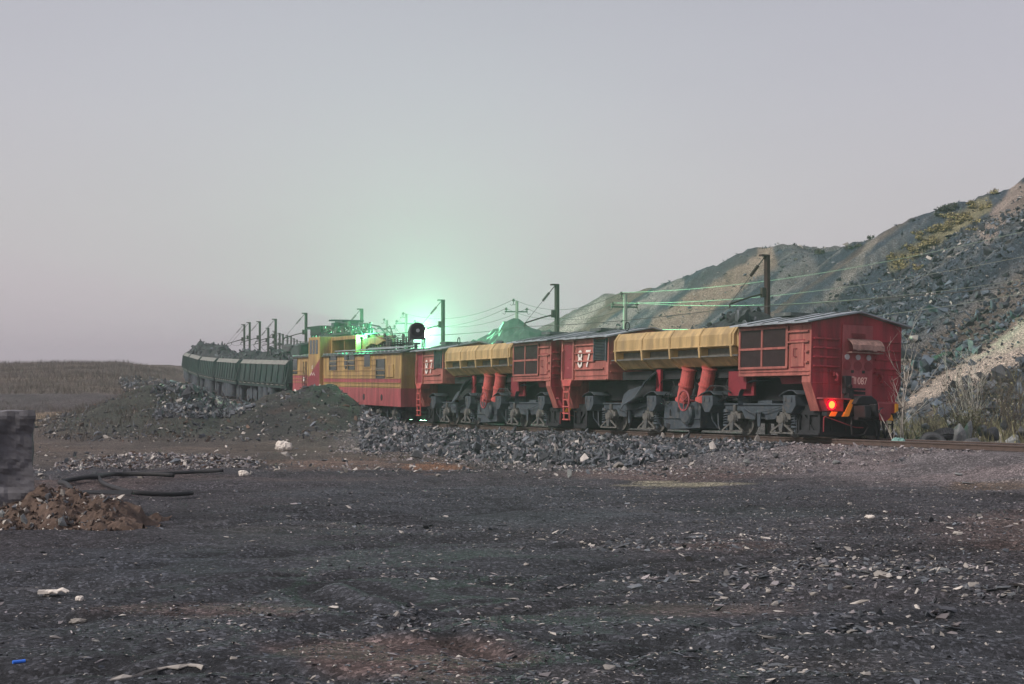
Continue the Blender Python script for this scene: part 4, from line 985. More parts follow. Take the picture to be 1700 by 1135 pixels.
    # bevelled end walls
    for (xa, xb) in ((x0, x0+.1), (x1-.1, x1)):
        b.prism([(-1.6, 3.5), (-1.68, 3.28), (-1.66, 2.9), (-1.3, 2.4), (1.3, 2.4), (1.66, 2.9), (1.68, 3.28), (1.6, 3.5)], 'x', xa, xb)
    n = 4; W_ = (x1-x0-.5)/n
    for i in range(n+1):
        x = x0+.25+i*W_
        b.prism([(-1.64, 3.575), (-1.84, 3.3), (-1.84, 2.9), (-1.8, 2.55), (-1.72, 2.5), (-1.4, 2.24), (-1.3, 2.24), (-1.3, 3.5)], 'x', x-.05, x+.05)
    for i in range(2*n):
        x = x0+.25+(i+.5)*W_/1.0 if i < n else None
        if x is None: break
        b.prism([(-1.72, 2.56), (-1.38, 2.27), (-1.3, 2.27), (-1.3, 2.56)], 'x', x-.03, x+.03)
    b.box(x0+.1, x1-.1, -1.83, -1.79, 2.9, 2.95)
    db = b.build('dump_body', 'yellow', root, bevel=.012)
    b = MB(); b.box(x0-.12, x1+.1, -1.77, -1.70, 2.57, 2.62); b.build('side_rail', 'iron2', db)
    b = MB()
    for i in range(n): b.box(x0+.32+i*W_, x0+.18+(i+1)*W_, -1.49, -1.455, 2.64, 2.86)
    b.build('recess_panel', 'iron2', db)
    return root

def place_on_track(o, x, y, ang, z, cant=0.03):
    o.location = (x, y, z); o.rotation_euler = (0, 0, 0)
    Rz = Matrix.Rotation(ang, 4, 'Z'); Rx = Matrix.Rotation(cant, 4, 'X')
    # local +x points along the train towards the rear (to the right of the picture)
    o.matrix_world = Matrix.Translation((x, y, z)) @ Rz @ Matrix.Rotation(-cant, 4, 'X')
cA = dump_car('red dump car with yellow body at the tail, its red lamp lit')
pa = np.array([8.94, 48.8]); pb = np.array([2.0, 63.4]); ua = (pa-pb)/np.linalg.norm(pa-pb); na = np.array([-ua[1], ua[0]])
ca = pa-ua*8.2+na*1.7
place_on_track(cA, ca[0], ca[1], math.atan2(ua[1], ua[0]), .47)
cB = copy_tree(cA); cB['label'] = 'red motor dump car with yellow tipping body coupled between locomotive and tail car'
pa2 = np.array([1.52, 64.05]); pb2 = np.array([-4.75, 79.4]); ub = (pa2-pb2)/np.linalg.norm(pa2-pb2); nb = np.array([-ub[1], ub[0]])
cb = (pa2+pb2)/2+nb*1.7
place_on_track(cB, cb[0], cb[1], math.atan2(ub[1], ub[0]), .49, .02)
for o in (cA, cB): o['group'] = 'red motor dump cars'
for ch in list(cB.children):
    if ch.name.startswith('tail_lamp_rim') or ch.name.startswith('lettering'):
        for g in list(ch.children): bpy.data.objects.remove(g)
        bpy.data.objects.remove(ch)
# red glow of the tail lamp
ld = bpy.data.lights.new('tail_lamp_light', 'POINT'); ld.energy = 5; ld.color = (1, .05, .03); ld.shadow_soft_size = .1
lo = bpy.data.objects.new('tail_lamp_light', ld); COL.objects.link(lo); lo.parent = cA; lo.location = (8.212+.5, -1.13, 1.02)

# ore load in the tail car
def heap_mesh(name, L_, W_, H_, mname, seed=0, n=26, pk=None):
    xs = np.linspace(-L_/2, L_/2, n*2); ys = np.linspace(-W_/2, W_/2, n); X, Y = np.meshgrid(xs, ys, indexing='ij')
    u = np.abs(X)/(L_/2); v = np.abs(Y)/(W_/2)
    prof = np.clip(1-np.maximum(u, v)**1.4, 0, 1)
    if pk is not None: prof = prof*np.interp(X, np.linspace(-L_/2, L_/2, len(pk)), pk)
    Z = H_*prof*(1+.5*fbm(X+seed*9, Y, 1.6, 4, seed))+.16*fbm(X, Y, .5, 3, seed+3)*(prof > 0)-.05
    V = np.stack([X.ravel(), Y.ravel(), Z.ravel()], 1); m = n; I_, J_ = np.meshgrid(np.arange(2*n-1), np.arange(n-1), indexing='ij')
    a = I_*m+J_; Fc = np.stack([a, a+m, a+m+1, a+1], -1).reshape(-1, 4)
    # closed underside so the heap is a solid body
    nv = len(V); V2 = V.copy(); V2[:, 2] = -.35; V = np.concatenate([V, V2]); Fc2 = Fc[:, ::-1]+nv
    rim = [i*m for i in range(2*n)]+[(2*n-1)*m+j for j in range(1, n)]+[i*m+n-1 for i in range(2*n-2, -1, -1)]+[j for j in range(n-2, 0, -1)]
    rf = [(rim[k], rim[(k+1) % len(rim)], rim[(k+1) % len(rim)]+nv, rim[k]+nv) for k in range(len(rim))]
    o = np_mesh(name, V, np.concatenate([Fc, Fc2, np.array(rf)]), [mname, 'rubble', 'chipdark'], 4)
    return o, X, Y, Z
def load_on(parent_obj, xoff, zoff, L_, W_, H_, mname, label, seed, pk=None, nrock=160, mu=-1.4):
    o, X, Y, Z = heap_mesh('ore_load', L_, W_, H_, mname, seed, pk=pk)
    me = o.data; bm = bmesh.new(); bm.from_mesh(me)
    r = random.Random(seed+100)
    for _ in range(nrock):
        i = r.randrange(X.shape[0]); j = r.randrange(X.shape[1]); 
        V, T = TPL[r.randrange(10)]; s = min(.55, math.exp(r.gauss(mu, .5)))*.6
        Mx = Matrix.Translation((X[i, j]*.97, Y[i, j]*.97, Z[i, j]+s*.2)) @ Euler((r.uniform(0, 6), r.uniform(0, 6), r.uniform(0, 6))).to_matrix().to_4x4() @ Matrix.Diagonal((s*1.5, s, s*.7, 1))
        vv = [bm.verts.new(Mx @ Vector(v)) for v in V]
        for t in T:
            f = bm.faces.new([vv[k] for k in t]); f.material_index = r.choice([0, 0, 1, 2])
    bm.to_mesh(me); bm.free()
    tag(o, label, 'ore load', 'ore loads heaped in the train')
    o.matrix_world = parent_obj.matrix_world @ Matrix.Translation((xoff, 0, zoff)); return o
load_on(cA, 2.0, 3.36, 4.3, 2.9, .95, 'ore', 'dark rubble heaped above the yellow body of the tail car', 5, [.1, .5, .75, .95, 1, .7, .1], 140, -1.7)
load_on(cB, 2.0, 3.3, 3.6, 2.9, .3, 'ore', 'low dark load just showing over the yellow body of the second dump car', 6, None, 60, -1.8)

# ------------------------------------------------------------ the electric locomotive
def xL(px):
    q_ = (px-850)/F; s = (-5.5-80.5*q_)/(8.3+21.5*q_); return 11.5-23*s
ZR0, ZR1 = .52, .82
def xL0(px, yo=1.62):
    q_ = (px-850)/F; ux, uy = -8.3, 21.5; l_ = math.hypot(ux, uy); X0, D0 = -5.5+yo*uy/l_, 80.5-yo*ux/l_
    s = (X0-D0*q_)/(-ux+uy*q_); return 11.5-23*s
def zL(px, py):
    q_ = (px-850)/F; s = (-5.5-80.5*q_)/(8.3+21.5*q_); D = 80.5+21.5*s; return EYE+(HZ-py)*D/F-(ZR0+(ZR1-ZR0)*s)
def Z4(zx, zy): return 470+zx*.1938, 500+zy*.1938
loco = thing('electric_locomotive', 'yellow and red electric locomotive with raised green lit cab and roof gear', 'locomotive')
b = MB(); WY = -1.62
b.box(-11.5, 11.5, WY, -WY, 1.7, 3.5); b.m(1); b.box(-11.5, 11.5, WY-.02, -WY+.02, .78, 1.7)
b.box(-11.5, xL(537), WY-.012, WY, 1.7, 2.35)
b.m(2); b.box(xL(538), 11.45, WY-.015, WY, 1.98, 2.19)
body = b.build('body', ['locoyel', 'pinkred', 'pinkred'], loco, bevel=.015)
b = MB()
for z in (3.18, 2.9, 2.62, 2.36): b.box(xL(545), xL(625 if z > 2.7 else 655), WY-.035, WY, z-.018, z+.018)
b.box(xL(538), 11.45, WY-.04, WY, 2.18, 2.21); b.box(xL(538), 11.3, WY-.04, WY, 1.95, 1.98); b.box(xL(538), 11.3, WY-.035, WY, 1.76, 1.785)
for z in (2.15, 1.95, 2.4, 2.65): b.box(-11.4, xL(512), WY-.04, WY, z-.018, z+.018)
b.build('ribs', 'locoyel', body)
b = MB()
for zx, zy in ((696, 818), (848, 823), (297, 800)):
    px, py = Z4(zx, zy); b.cyl((xL(px), WY-.035, zL(px, py)), (xL(px), WY-.021, zL(px, py)), .17, n=16)
b.build('port_hole', 'black', body)
def win(zx0, zx1, zy0, zy1, name='window'):
    (p0, q0), (p1, q1) = Z4(zx0, zy0), Z4(zx1, zy1); xa, xb = xL(p0), xL(p1); pm = (p0+p1)/2; za, zb = zL(pm, q1), zL(pm, q0)
    f = MB()
    for (u0, u1, v0, v1) in ((xa-.04, xa, za-.04, zb+.04), (xb, xb+.04, za-.04, zb+.04), (xa, xb, zb, zb+.04), (xa, xb, za-.04, za), (xa, xb, (za+zb)/2-.06, (za+zb)/2+.06)):
        f.box(u0, u1, WY-.05, WY+.0, v0, v1)
    fo = f.build(name, 'iron2', loco)
    g = MB(); g.box(xa, xb, WY-.012, WY-.004, za, zb); g.build('pane', 'glass', fo)
for a in ((400, 458, 462, 585), (558, 612, 455, 580), (802, 872, 500, 655)): win(*a)
(p0, q0), (p1, q1) = Z4(700, 455), Z4(750, 560)
f = MB(); f.box(xL(p0)-.06, xL(p1)+.06, WY-.04, WY, zL(p0, q1)-.06, zL(p0, q0)+.05); fo = f.build('window', 'locoyel', loco)
g = MB(); g.box(xL(p0), xL(p1), WY-.05, WY-.04, zL(p0, q1), zL(p0, q0)); g.build('pane', 'glass', fo)
g = MB(); px, py = Z4(537, 507); cxx, czz = xL(px), zL(px, py); g.prism([(cxx+.3*math.cos(a), czz+.48*math.sin(a)) for a in np.linspace(0, 2*math.pi, 20, endpoint=False)], 'y', WY-.03, WY-.004); g.build('oval_window', 'glass', loco)
(p0, q0), (p1, q1) = Z4(888, 540), Z4(948, 652)
f = MB(); f.box(xL(p0), xL(p1), WY-.06, WY, zL(p0, q1), zL(p0, q0)); f.build('side_locker', 'locoyel', loco, bevel=.02)
f = MB(); f.box(-11.42, -10.3, WY-.03, WY-.01, 2.45, 3.4); f.build('cab_window', 'glass', loco)
# turret with painted panel, raised cab behind
xt0, xt1 = xL(517.5), xL(536.5)
f = MB(); f.box(xt0, xt1, WY-.22, -WY, 1.62, 4.62); tu = f.build('driver_cab', 'locoyel', loco, bevel=.02)
f = MB(); f.prism([(xt0+.02, 1.64), (xt1-.02, 1.64), (xt1-.02, 3.3), (xt0+.02, 2.2)], 'y', WY-.235, WY-.221); f.build('painted_panel', 'maroon', tu)
f = MB(); f.box(xt0-.05, xt1+.02, WY-.2, WY-.0, 1.55, 1.62); f.build('panel_foot', 'black', tu)
for u in (.12, .38, .64):
    f = MB(); w_ = xt1-xt0; f.box(xt0+u*w_, xt0+(u+.2)*w_, WY-.235, WY-.221, 3.62, 4.45); f.build('cab_pane', 'glass', tu)
text_mesh('#2', 'emblem', .3, 'white', tu, (xt0+.9, WY-.24, 2.75), (R(90), 0, 0), .002); 
f = MB()
for k in range(7): f.box(xt0+.5+k*.17, xt0+.6+k*.17, WY-.24, WY-.236, 2.35+.05*(k % 3), 2.43+.05*(k % 3))
f.build('stencil_marks', 'white', tu)
xc0, xc1 = xt1, xL(577)
f = MB(); f.box(xc0, xc1, -1.15, 1.15, 3.5, 3.62); f.box(xc0, xc1, -1.15, 1.15, 4.38, 4.6)
for x in (xc0, xc1-.14): f.box(x, x+.14, -1.15, 1.15, 3.6, 4.4)
f.box(xc0+2.6, xc0+2.7, -1.1, 1.1, 3.6, 4.4)
wc = f.build('window_frame', 'locoyel', loco, bevel=.02)
f = MB(); f.box(xc0+.3, xc0+1.2, .1, .4, 3.6, 4.2); f.box(xc0+1.6, xc0+2.4, -.2, .3, 3.6, 4.05); f.cyl((xc0+3, 0, 3.6), (xc0+3, 0, 4.3), .25, n=12); f.build('cab_equipment', 'iron2', loco)
f = MB(); xr = xc1+.1
f.prism([(xr, 3.6), (xr, 4.5), (xr+.5, 4.35), (xr+.9, 4.4), (xr+3.0, 4.45), (xr+4.4, 4.2), (xr+3.2, 4.0), (xr+2.0, 4.1), (xr+1.0, 3.9), (xr+.9, 3.6)], 'y', -.9, -.6); f.build('roof_fairing', 'locoyel', loco)
# roof with sagging plates and rails
b = MB(); b.prism([(-1.75, 3.46), (-1.0, 3.62), (0, 3.7), (1.0, 3.62), (1.75, 3.46), (1.75, 3.5), (1.0, 3.68), (0, 3.76), (-1.0, 3.68), (-1.75, 3.5)], 'x', -11.7, 11.7)
rf = b.build('roof', 'roof2', loco)
b = MB()
for k in range(30):
    x = -11.4+k*.77; b.box(x, x+.35, -1.7, -1.2, 3.56, 3.62)
b.box(-2, 11.4, -1.45, -1.38, 3.72, 3.77); b.box(3, 11.2, -.9, -.83, 3.8, 3.85)
b.build('roof_walk', 'roof', rf)
# pantograph and busbars
b = MB()
xs0, xs1 = xL0(548), xL0(600)
b.box(xs0, xs1, -.8, -.7, 4.75, 4.83); b.box(xs0, xs1, .7, .8, 4.75, 4.83)
for i in range(7): b.box(xs0+i*(xs1-xs0)/6-.04, xs0+i*(xs1-xs0)/6+.04, -.8, .8, 4.75, 4.82)
for y in (-.7, .7):
    b.tube([(xs0+.3, y, 4.85), (xs0+3.6, y*.8, 5.55), (xs1+1.4, y*.9, 5.15), (xs1+3.0, y, 4.5)], .045, 6)
    b.tube([(xs0+1.2, y, 4.85), (xs0+5.2, y*.7, 5.3), (xs1+.8, y*.9, 5.0)], .035, 6)
    b.tube([(xs0+2.6, y*.5, 5.45), (xs1+1.2, y*.3, 5.28)], .03, 6)
b.tube([(xs0+3.4, -1, 5.62), (xs0+3.4, 1, 5.62)], .05, 6); b.tube([(xs0+3.9, -1.0, 5.62), (xs0+3.9, 1.0, 5.62)], .05, 6); b.box(xs0+2.9, xs0+4.6, -.5, .5, 5.5, 5.6); b.box(xs0+3.0, xs0+3.6, -.75, .75, 5.25, 5.5)
pg = b.build('pantograph', 'iron', loco)
b = MB()
r = random.Random(3)
for i in range(70):
    x = r.uniform(xs0+.2, xs1+1.2); y = r.uniform(-.9, .5); z = r.uniform(4.7, 5.25)-.18*max(0, (x-xs1))
    l = r.uniform(.2, .9)
    if r.random() < .5: b.tube([(x, y, z), (x+l*.5, y+r.uniform(-.2, .2), z+r.uniform(.05, .3)), (x+l, y+r.uniform(-.3, .3), z+r.uniform(-.2, .1))], r.uniform(.02, .05), 5)
    elif r.random() < .5: b.box(x, x+l*.5, y, y+.2, z, z+r.uniform(.06, .28))
    else: b.cyl((x, y, z), (x, y, z+r.uniform(.15, .4)), r.uniform(.05, .12), n=8)
for i in range(20):
    x = xc1+.4+(i//2)*.52; y = -.7 if i % 2 else .5; h_ = (.9, .6, .75)[i % 3]
    b.cyl((x, y, 3.7), (x, y, 3.7+h_), r.uniform(.04, .12), n=8)
    for k in range(int(h_/.12)): b.cyl((x, y, 3.75+k*.12), (x, y, 3.79+k*.12), .13, .1, n=8)
for z_ in (4.35, 4.62): b.box(xc1+.2, xc1+5.4, -.73, -.67, z_, z_+.05); b.box(xc1+.2, xc1+4.6, .46, .52, z_, z_+.05)
for i in range(9):
    x = r.uniform(xc1+.2, xc1+5.2); z = r.uniform(3.9, 4.9); b.tube([(x, r.uniform(-.7, 0), z), (x+r.uniform(.1, .5), -.4, z+r.uniform(-.1, .5)), (x+r.uniform(.4, 1.0), -.3, z-r.uniform(0, .5))], r.uniform(.02, .04), 5)
b.build('roof_apparatus', 'iron2', loco)
b = MB(); xi = xL0(533); 
b.box(xi-1.9, xi+1.6, -.5, .5, 5.3, 5.45); b.box(xi-1.3, xi+1.3, -.4, .4, 4.9, 5.3); b.box(xi-2.6, xi-1.8, -.1, .1, 5.4, 5.5)
for x in (xi-1.2, xi-.4, xi+.4, xi+1.2): b.cyl((x, -.3, 4.6), (x, -.3, 5.0), .12, .08, n=8)
b.build('roof_insulator', 'black', loco)
xp, zp = xL0(618), 5.2
b = MB(); b.cyl((xp, -.2, 3.7), (xp, -.2, zL(618, 531)), .1, .07, n=10); b.box(xp-1.0, xp+1.0, -.25, -.15, zL(618, 541)-.03, zL(618, 541)+.04); b.build('roof_mast', 'black', loco)
b = MB(); x9 = min(xL0(668), 8.4)
b.box(x9-2.6, x9+3.2, -.2, -.05, 3.95, 4.03); b.tube([(x9-3, -.3, 3.85), (x9-1, -.3, 4.1), (x9+1.5, -.3, 4.08), (x9+3.5, -.3, 3.9)], .035, 5)
for x in (x9-1.4, x9, x9+1.5, x9+2.7): b.cyl((x, -.12, 3.7), (x, -.12, 3.98), .09, n=8)
b.build('busbar', 'black', loco)
b = MB(); xg = xL0(606, .9)
b.cyl((xg, -.95, 3.7), (xg, -.95, 4.35), .03, n=6); b.cyl((xg, -.95, 4.35), (xg, -.95, 4.5), .07, .1, n=10)
gl_ = b.build('roof_lamp', 'hood', loco); b = MB(); b.cyl((xg, -.95, 4.5), (xg, -.95, 4.56), .09, n=12); b.build('lamp_glass', 'greenlit', gl_)
ld = bpy.data.lights.new('roof_lamp_light', 'POINT'); ld.energy = 380; ld.color = (.1, 1, .42); ld.shadow_soft_size = .1
lo = bpy.data.objects.new('roof_lamp_light', ld); COL.objects.link(lo); lo.parent = loco; lo.location = (xg, -1.0, 4.75)
# handrails and steps at the front hood
b = MB()
for zx in (190, 205, 218, 235): px, _ = Z4(zx, 0); b.tube([(xL(px), WY-.12, 1.1), (xL(px), WY-.16, 2.0), (xL(px), WY-.12, 3.2)], .022, 5)
for z in np.arange(1.2, 3.1, .32): b.box(xL(Z4(190, 0)[0]), xL(Z4(205, 0)[0]), WY-.14, WY-.1, z, z+.03)
b.build('handrail', 'black', loco)
b = MB(); b.box(xL(504), xL(506.5), WY-.05, WY-.02, 2.0, 2.25); b.build('notice_plate', 'white', loco)
# rear end wall with door
b = MB(); b.box(11.5, 11.53, -.4, .4, 1.0, 3.2); b.build('end_door', 'locoyel', loco, bevel=.01)
b = MB(); b.box(-11.2, 11.3, -1.0, 1.0, .55, .85); b.build('underframe', 'dark', loco)
for xb in (8.0, 2.6, -3.0, -8.2):
    t = cA.children[0]
    src = [c_ for c_ in cA.children if c_.name.startswith('bogie')][0]
    nb_ = copy_tree(src, loco); nb_.location = (xb, 0, -.12)
plL = np.array([-5.5, 80.5]); plR = np.array([-13.8, 102.0]); ul = (plL-plR)/np.linalg.norm(plL-plR); nl = np.array([-ul[1], ul[0]])
cl = (plL+plR)/2+nl*1.62
pitch = math.atan((ZR1-ZR0)/23)
loco.matrix_world = Matrix.Translation((cl[0], cl[1], (ZR0+ZR1)/2)) @ Matrix.Rotation(math.atan2(ul[1], ul[0]), 4, 'Z') @ Matrix.Rotation(pitch, 4, 'Y')

# searchlight on the rear of the locomotive roof
SX, SY = 18.2, -.7
b = MB(); b.cyl((-7.6, .2, 4.62), (-7.95, .2, 4.62), .40, .38, n=26); b.ring((-7.58, .2, 4.62), .38, .045, 'x', 26, 6)
b.box(-7.98, -7.6, -.2, .6, 4.18, 4.62)
sl = b.build('searchlight', 'hood', loco); sl.location = (SX, SY, 0)
b = MB(); b.cyl((-7.6, .2, 4.62), (-7.57, .2, 4.62), .3, n=24); ln = b.build('lens', 'black', sl)
b = MB(); b.cyl((-7.57, .2, 4.62), (-7.52, .2, 4.62), .09, n=14); b.build('bulb', 'lens', sl)
b = MB()
for (x, y) in ((-7.65, -.16), (-7.65, .56), (-7.95, -.16), (-7.95, .56)): b.box(x-.025, x+.025, y-.025, y+.025, 3.75, 4.2)
b.build('stand', 'hood', sl)
# ------------------------------------------------------------ loaded ore wagons on the curve
def ore_wagon(label):
    root = thing('ore_wagon', label, 'ore wagon'); h = 6.45
    b = MB()
    prof = [(-1.62, 1.68), (-1.5, 2.85), (-1.28, 3.1), (-1.2, 3.1), (-1.35, 1.95), (1.35, 1.95), (1.2, 3.1), (1.28, 3.1), (1.5, 2.85), (1.62, 1.68)]
    b.prism(prof, 'x', -h+.35, h-.35)
    for s in (-1, 1): b.add([(s*(h-.35), -1.28, 3.1), (s*(h-.35), 1.28, 3.1), (s*h, 1.6, 1.68), (s*h, -1.6, 1.68), (s*(h-.5), -1.28, 3.1), (s*(h-.5), 1.28, 3.1), (s*(h-.5), 1.6, 1.7), (s*(h-.5), -1.6, 1.7)], [(0, 1, 2, 3), (4, 7, 6, 5), (0, 3, 7, 4), (1, 5, 6, 2), (0, 4, 5, 1), (3, 2, 6, 7)])
    for i in range(9):
        x = -h+.5+i*(2*h-1)/8
        b.prism([(-1.69, 1.7), (-1.57, 2.86), (-1.5, 2.86), (-1.6, 1.7)], 'x', x-.035, x+.035)
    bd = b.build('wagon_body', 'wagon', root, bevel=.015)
    b = MB()
    b.prism([(-1.53, 2.86), (-1.3, 3.13), (-1.2, 3.13), (-1.22, 3.1), (-1.3, 3.08), (-1.5, 2.83)], 'x', -h+.4, h-.4); b.build('rim', 'rim', bd)
    b = MB(); b.box(-h, h, -1.55, -1.35, 1.32, 1.5); b.box(-h, h, -1.62, -1.5, 1.6, 1.68); b.box(-h, h, 1.35, 1.55, 1.32, 1.5); b.box(-h+.2, h-.2, -.4, .4, .9, 1.6)
    for i in range(11): x = -h+.2+i*(2*h-.4)/10; b.box(x-.22, x+.22, -1.55, -1.42, 1.48, 1.62)
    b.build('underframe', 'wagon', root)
    b = MB()
    for i in range(10): x = -h+.85+i*(2*h-.4)/10; b.box(x-.33, x+.33, -1.62, -1.56, 1.5, 1.55)
    b.build('slot_lip', 'rim', root)
    for x in (-.6, .7, 2.0):
        b = MB(); b.cyl((x, -1.15, .35), (x, -1.15, 1.32), .42, n=16); b.cyl((x, -1.15, .6), (x, -1.15, .64), .45, n=16); b.build('tipping_cylinder', 'iron', root)
    for xb in (-4.1, 4.9):
        b = MB(); b.prism([(-1.45, .95), (-1.1, 1.12), (1.1, 1.12), (1.45, .95), (1.35, .25), (.95, .18), (.4, .5), (-.4, .5), (-.95, .18), (-1.35, .25)], 'y', -1.15, -1.0)
        b.box(-.3, .3, -1.2, 1.1, .4, 1.25)
        for x in (-.95, -.3, .3, .95): b.cyl((x, -1.1, 1.1), (x, -1.1, 1.3), .06, n=6)
        bo = b.build('bogie', 'iron', root); bo.location = (xb, 0, 0)
        for x in (-.92, .92):
            b = MB(); b.cyl((0, -.82, 0), (0, -.70, 0), .47, n=18); b.cyl((0, .70, 0), (0, .82, 0), .47, n=18); b.cyl((0, -1.2, 0), (0, 1.2, 0), .12, n=10); b.ring((0, -1.02, 0), .4, .05, 'y', 18, 5)
            w_ = b.build('wheelset', 'iron2', bo); w_.location = (x, 0, .47)
    return root
wg0 = ore_wagon('')
WA = [(-14.4, 103.5), (-19.7, 115.9), (-23.8, 129.3), (-27.7, 142.8), (-31.3, 156.3), (-34.6, 169.9), (-37.0, 183.6), (-38.4, 197.4)]
wl = ['ore wagon coupled to the locomotive, nearest of the row, under a huge slab of rock', 'second ore wagon behind the locomotive, loaded with a conical dark heap', 'third ore wagon from the locomotive, pale streaks on its rim',
      'fourth ore wagon from the locomotive, where the train begins to bend', 'fifth ore wagon from the locomotive, short in view at the bend', 'sixth ore wagon from the locomotive, last one seen at the left of the bend', 'seventh ore wagon, almost hidden behind the bend of the train']
PK = [[.5, .7, .9, .6, .4, .5, .5], [.4, .6, .7, .6, .8, 1.3, .9], [.5, .9, 1.1, 1.0, .8, .6, .5], [.7, 1.0, 1.0, .8, .9, .9, .8], [.7, .9, 1.0, .95, .8, .8, .7], [.5, .6, .7, .6, .5, .5, .4], [.7] * 7]
ll = ['rubble load of the nearest ore wagon beside the locomotive', 'peaked dark load of the second ore wagon', 'lumpy dark load of the third ore wagon', 'ridged dark load of the fourth ore wagon', 'tall dark load of the fifth ore wagon at the bend', 'load of the last ore wagon seen at the far left of the train', 'load of the wagon hidden behind the bend']
for i in range(7):
    w_ = wg0 if i == 0 else copy_tree(wg0)
    a = np.array(WA[i]); e = np.array(WA[i+1]); u = (a-e)/np.linalg.norm(a-e); n_ = np.array([-u[1], u[0]]); c_ = (a+e)/2+n_*1.6
    _, s_, z_ = track_frame([a[0]+1.4, e[0]+1.4], [a[1]+.6, e[1]+.6])
    zz = (z_[0]+z_[1])/2; pt = math.atan2(z_[1]-z_[0], 13.6)
    w_.matrix_world = Matrix.Translation((c_[0], c_[1], zz)) @ Matrix.Rotation(math.atan2(u[1], u[0]), 4, 'Z') @ Matrix.Rotation(pt, 4, 'Y')
    w_['label'] = wl[i]; w_['group'] = 'ore wagons on the curve'
    load_on(w_, 0, 2.9, 12.3, 2.5, 1.4, 'ore', ll[i], 20+i, PK[i], 260, -1.75)
bpy.context.view_layer.update()
# huge slab and dark boulder on the first wagon
def boulder(name, label, loc, size, m, seed, rot=(0, 0, 0), cat='boulder', group=None, sub=2, n=12):
    V, T = rock_template(seed, n); me = bpy.data.meshes.new(name); me.from_pydata([tuple(v) for v in V], [], [tuple(t) for t in T])
    bm = bmesh.new(); bm.from_mesh(me); bmesh.ops.dissolve_limit(bm, angle_limit=.25, verts=bm.verts, edges=bm.edges)
    bmesh.ops.bevel(bm, geom=list(bm.edges), offset=.07, segments=1, affect='EDGES')
    bmesh.ops.triangulate(bm, faces=bm.faces); bmesh.ops.subdivide_edges(bm, edges=bm.edges, cuts=sub, use_grid_fill=True)
    r = random.Random(seed)
    for v in bm.verts:
        nn = float(fbm(v.co.x*3+seed, v.co.y*3+v.co.z*4, 1.4, 3, seed)); v.co *= 1+.14*nn
    bm.to_mesh(me); bm.free(); me.materials.append(M[m]); o = bpy.data.objects.new(name, me); COL.objects.link(o)
    o.location = loc; o.scale = size; o.rotation_euler = rot; return tag(o, label, cat, group)
w0 = wg0.matrix_world
v = w0 @ Vector((4.0, .2, 3.75)); 
b = MB(); b.prism([(-1.3, -.6), (-.8, .2), (.3, .55), (1.45, .6), (1.2, -.2), (.8, -.5), (-.4, -.65)], 'y', -.6, .5)
o = b.build('rock_slab', 'ore', bevel=.12); o.location = v; o.rotation_euler = (R(8), R(3), wg0.matrix_world.to_euler().z)
tag(o, 'huge grey slab of rock tilted on top of the nearest ore wagon', 'boulder')
boulder('boulder', 'dark boulder sitting on the load left of the huge tilted slab', w0 @ Vector((.9, .3, 3.9)), (.9, .8, .55), 'boulderdark', 9)

# dark rock pile behind the second dump car
o, X, Y, Z = heap_mesh('ore_pile', 13, 13, 1, 'ore', 3)
bpy.data.objects.remove(o)
n = 60; xs = np.linspace(-9, 9, n); X, Y = np.meshgrid(xs, xs, indexing='ij'); rad = np.hypot(X, Y)
Z = 6.0-np.maximum(rad-.9, 0)*.62+.9*fbm(X, Y, 2.4, 4, 5)+.5*fbm(X, Y, .7, 3, 6)
base_ = -1.0; Z = np.maximum(Z, base_); V = np.stack([X.ravel(), Y.ravel(), Z.ravel()], 1); I_, J_ = np.meshgrid(np.arange(n-1), np.arange(n-1), indexing='ij'); a = I_*n+J_
o = np_mesh('ore_pile', V, np.stack([a, a+n, a+n+1, a+1], -1).reshape(-1, 4), ['ore'], 4)
o.location = (.25, 98, 0.2); tag(o, 'dark pile of broken rock rising behind the second dump car roof', 'rock pile')

# ------------------------------------------------------------ masts of the side contact line
def hit_offset(px, off, smin, smax, k0=0):
    """where a line parallel to the track (off metres beyond it) crosses the sight line of photo column px"""
    best = []
    qq = (px-850)/F; prev = None
    for s in np.arange(smin, smax, .5):
        x, y, z, tx, ty = track_at(s); X, Y = x+off*ty, y-off*tx
        v = X/Y-qq
        if prev is not None and (v > 0) != (prev > 0): best.append((s, X, Y, z, tx, ty))
        prev = v
    return best[k0]
masts = []
S45 = s_of(1500)
mlab = ['dark brown mast rising behind the tail car, nearest of the line masts', 'dark mast behind the middle of the train with long stay and bracket', 'mast beside the glaring floodlight, pale green on its edge', 'mast behind the pantograph of the locomotive',
        'leaning mast just left of the locomotive cab', 'mast behind the slab of rock on the nearest ore wagon', 'thick mast behind the loads of the ore wagons', 'mast left of the thick one above the ore wagons', 'leftmost mast above the ore wagons']
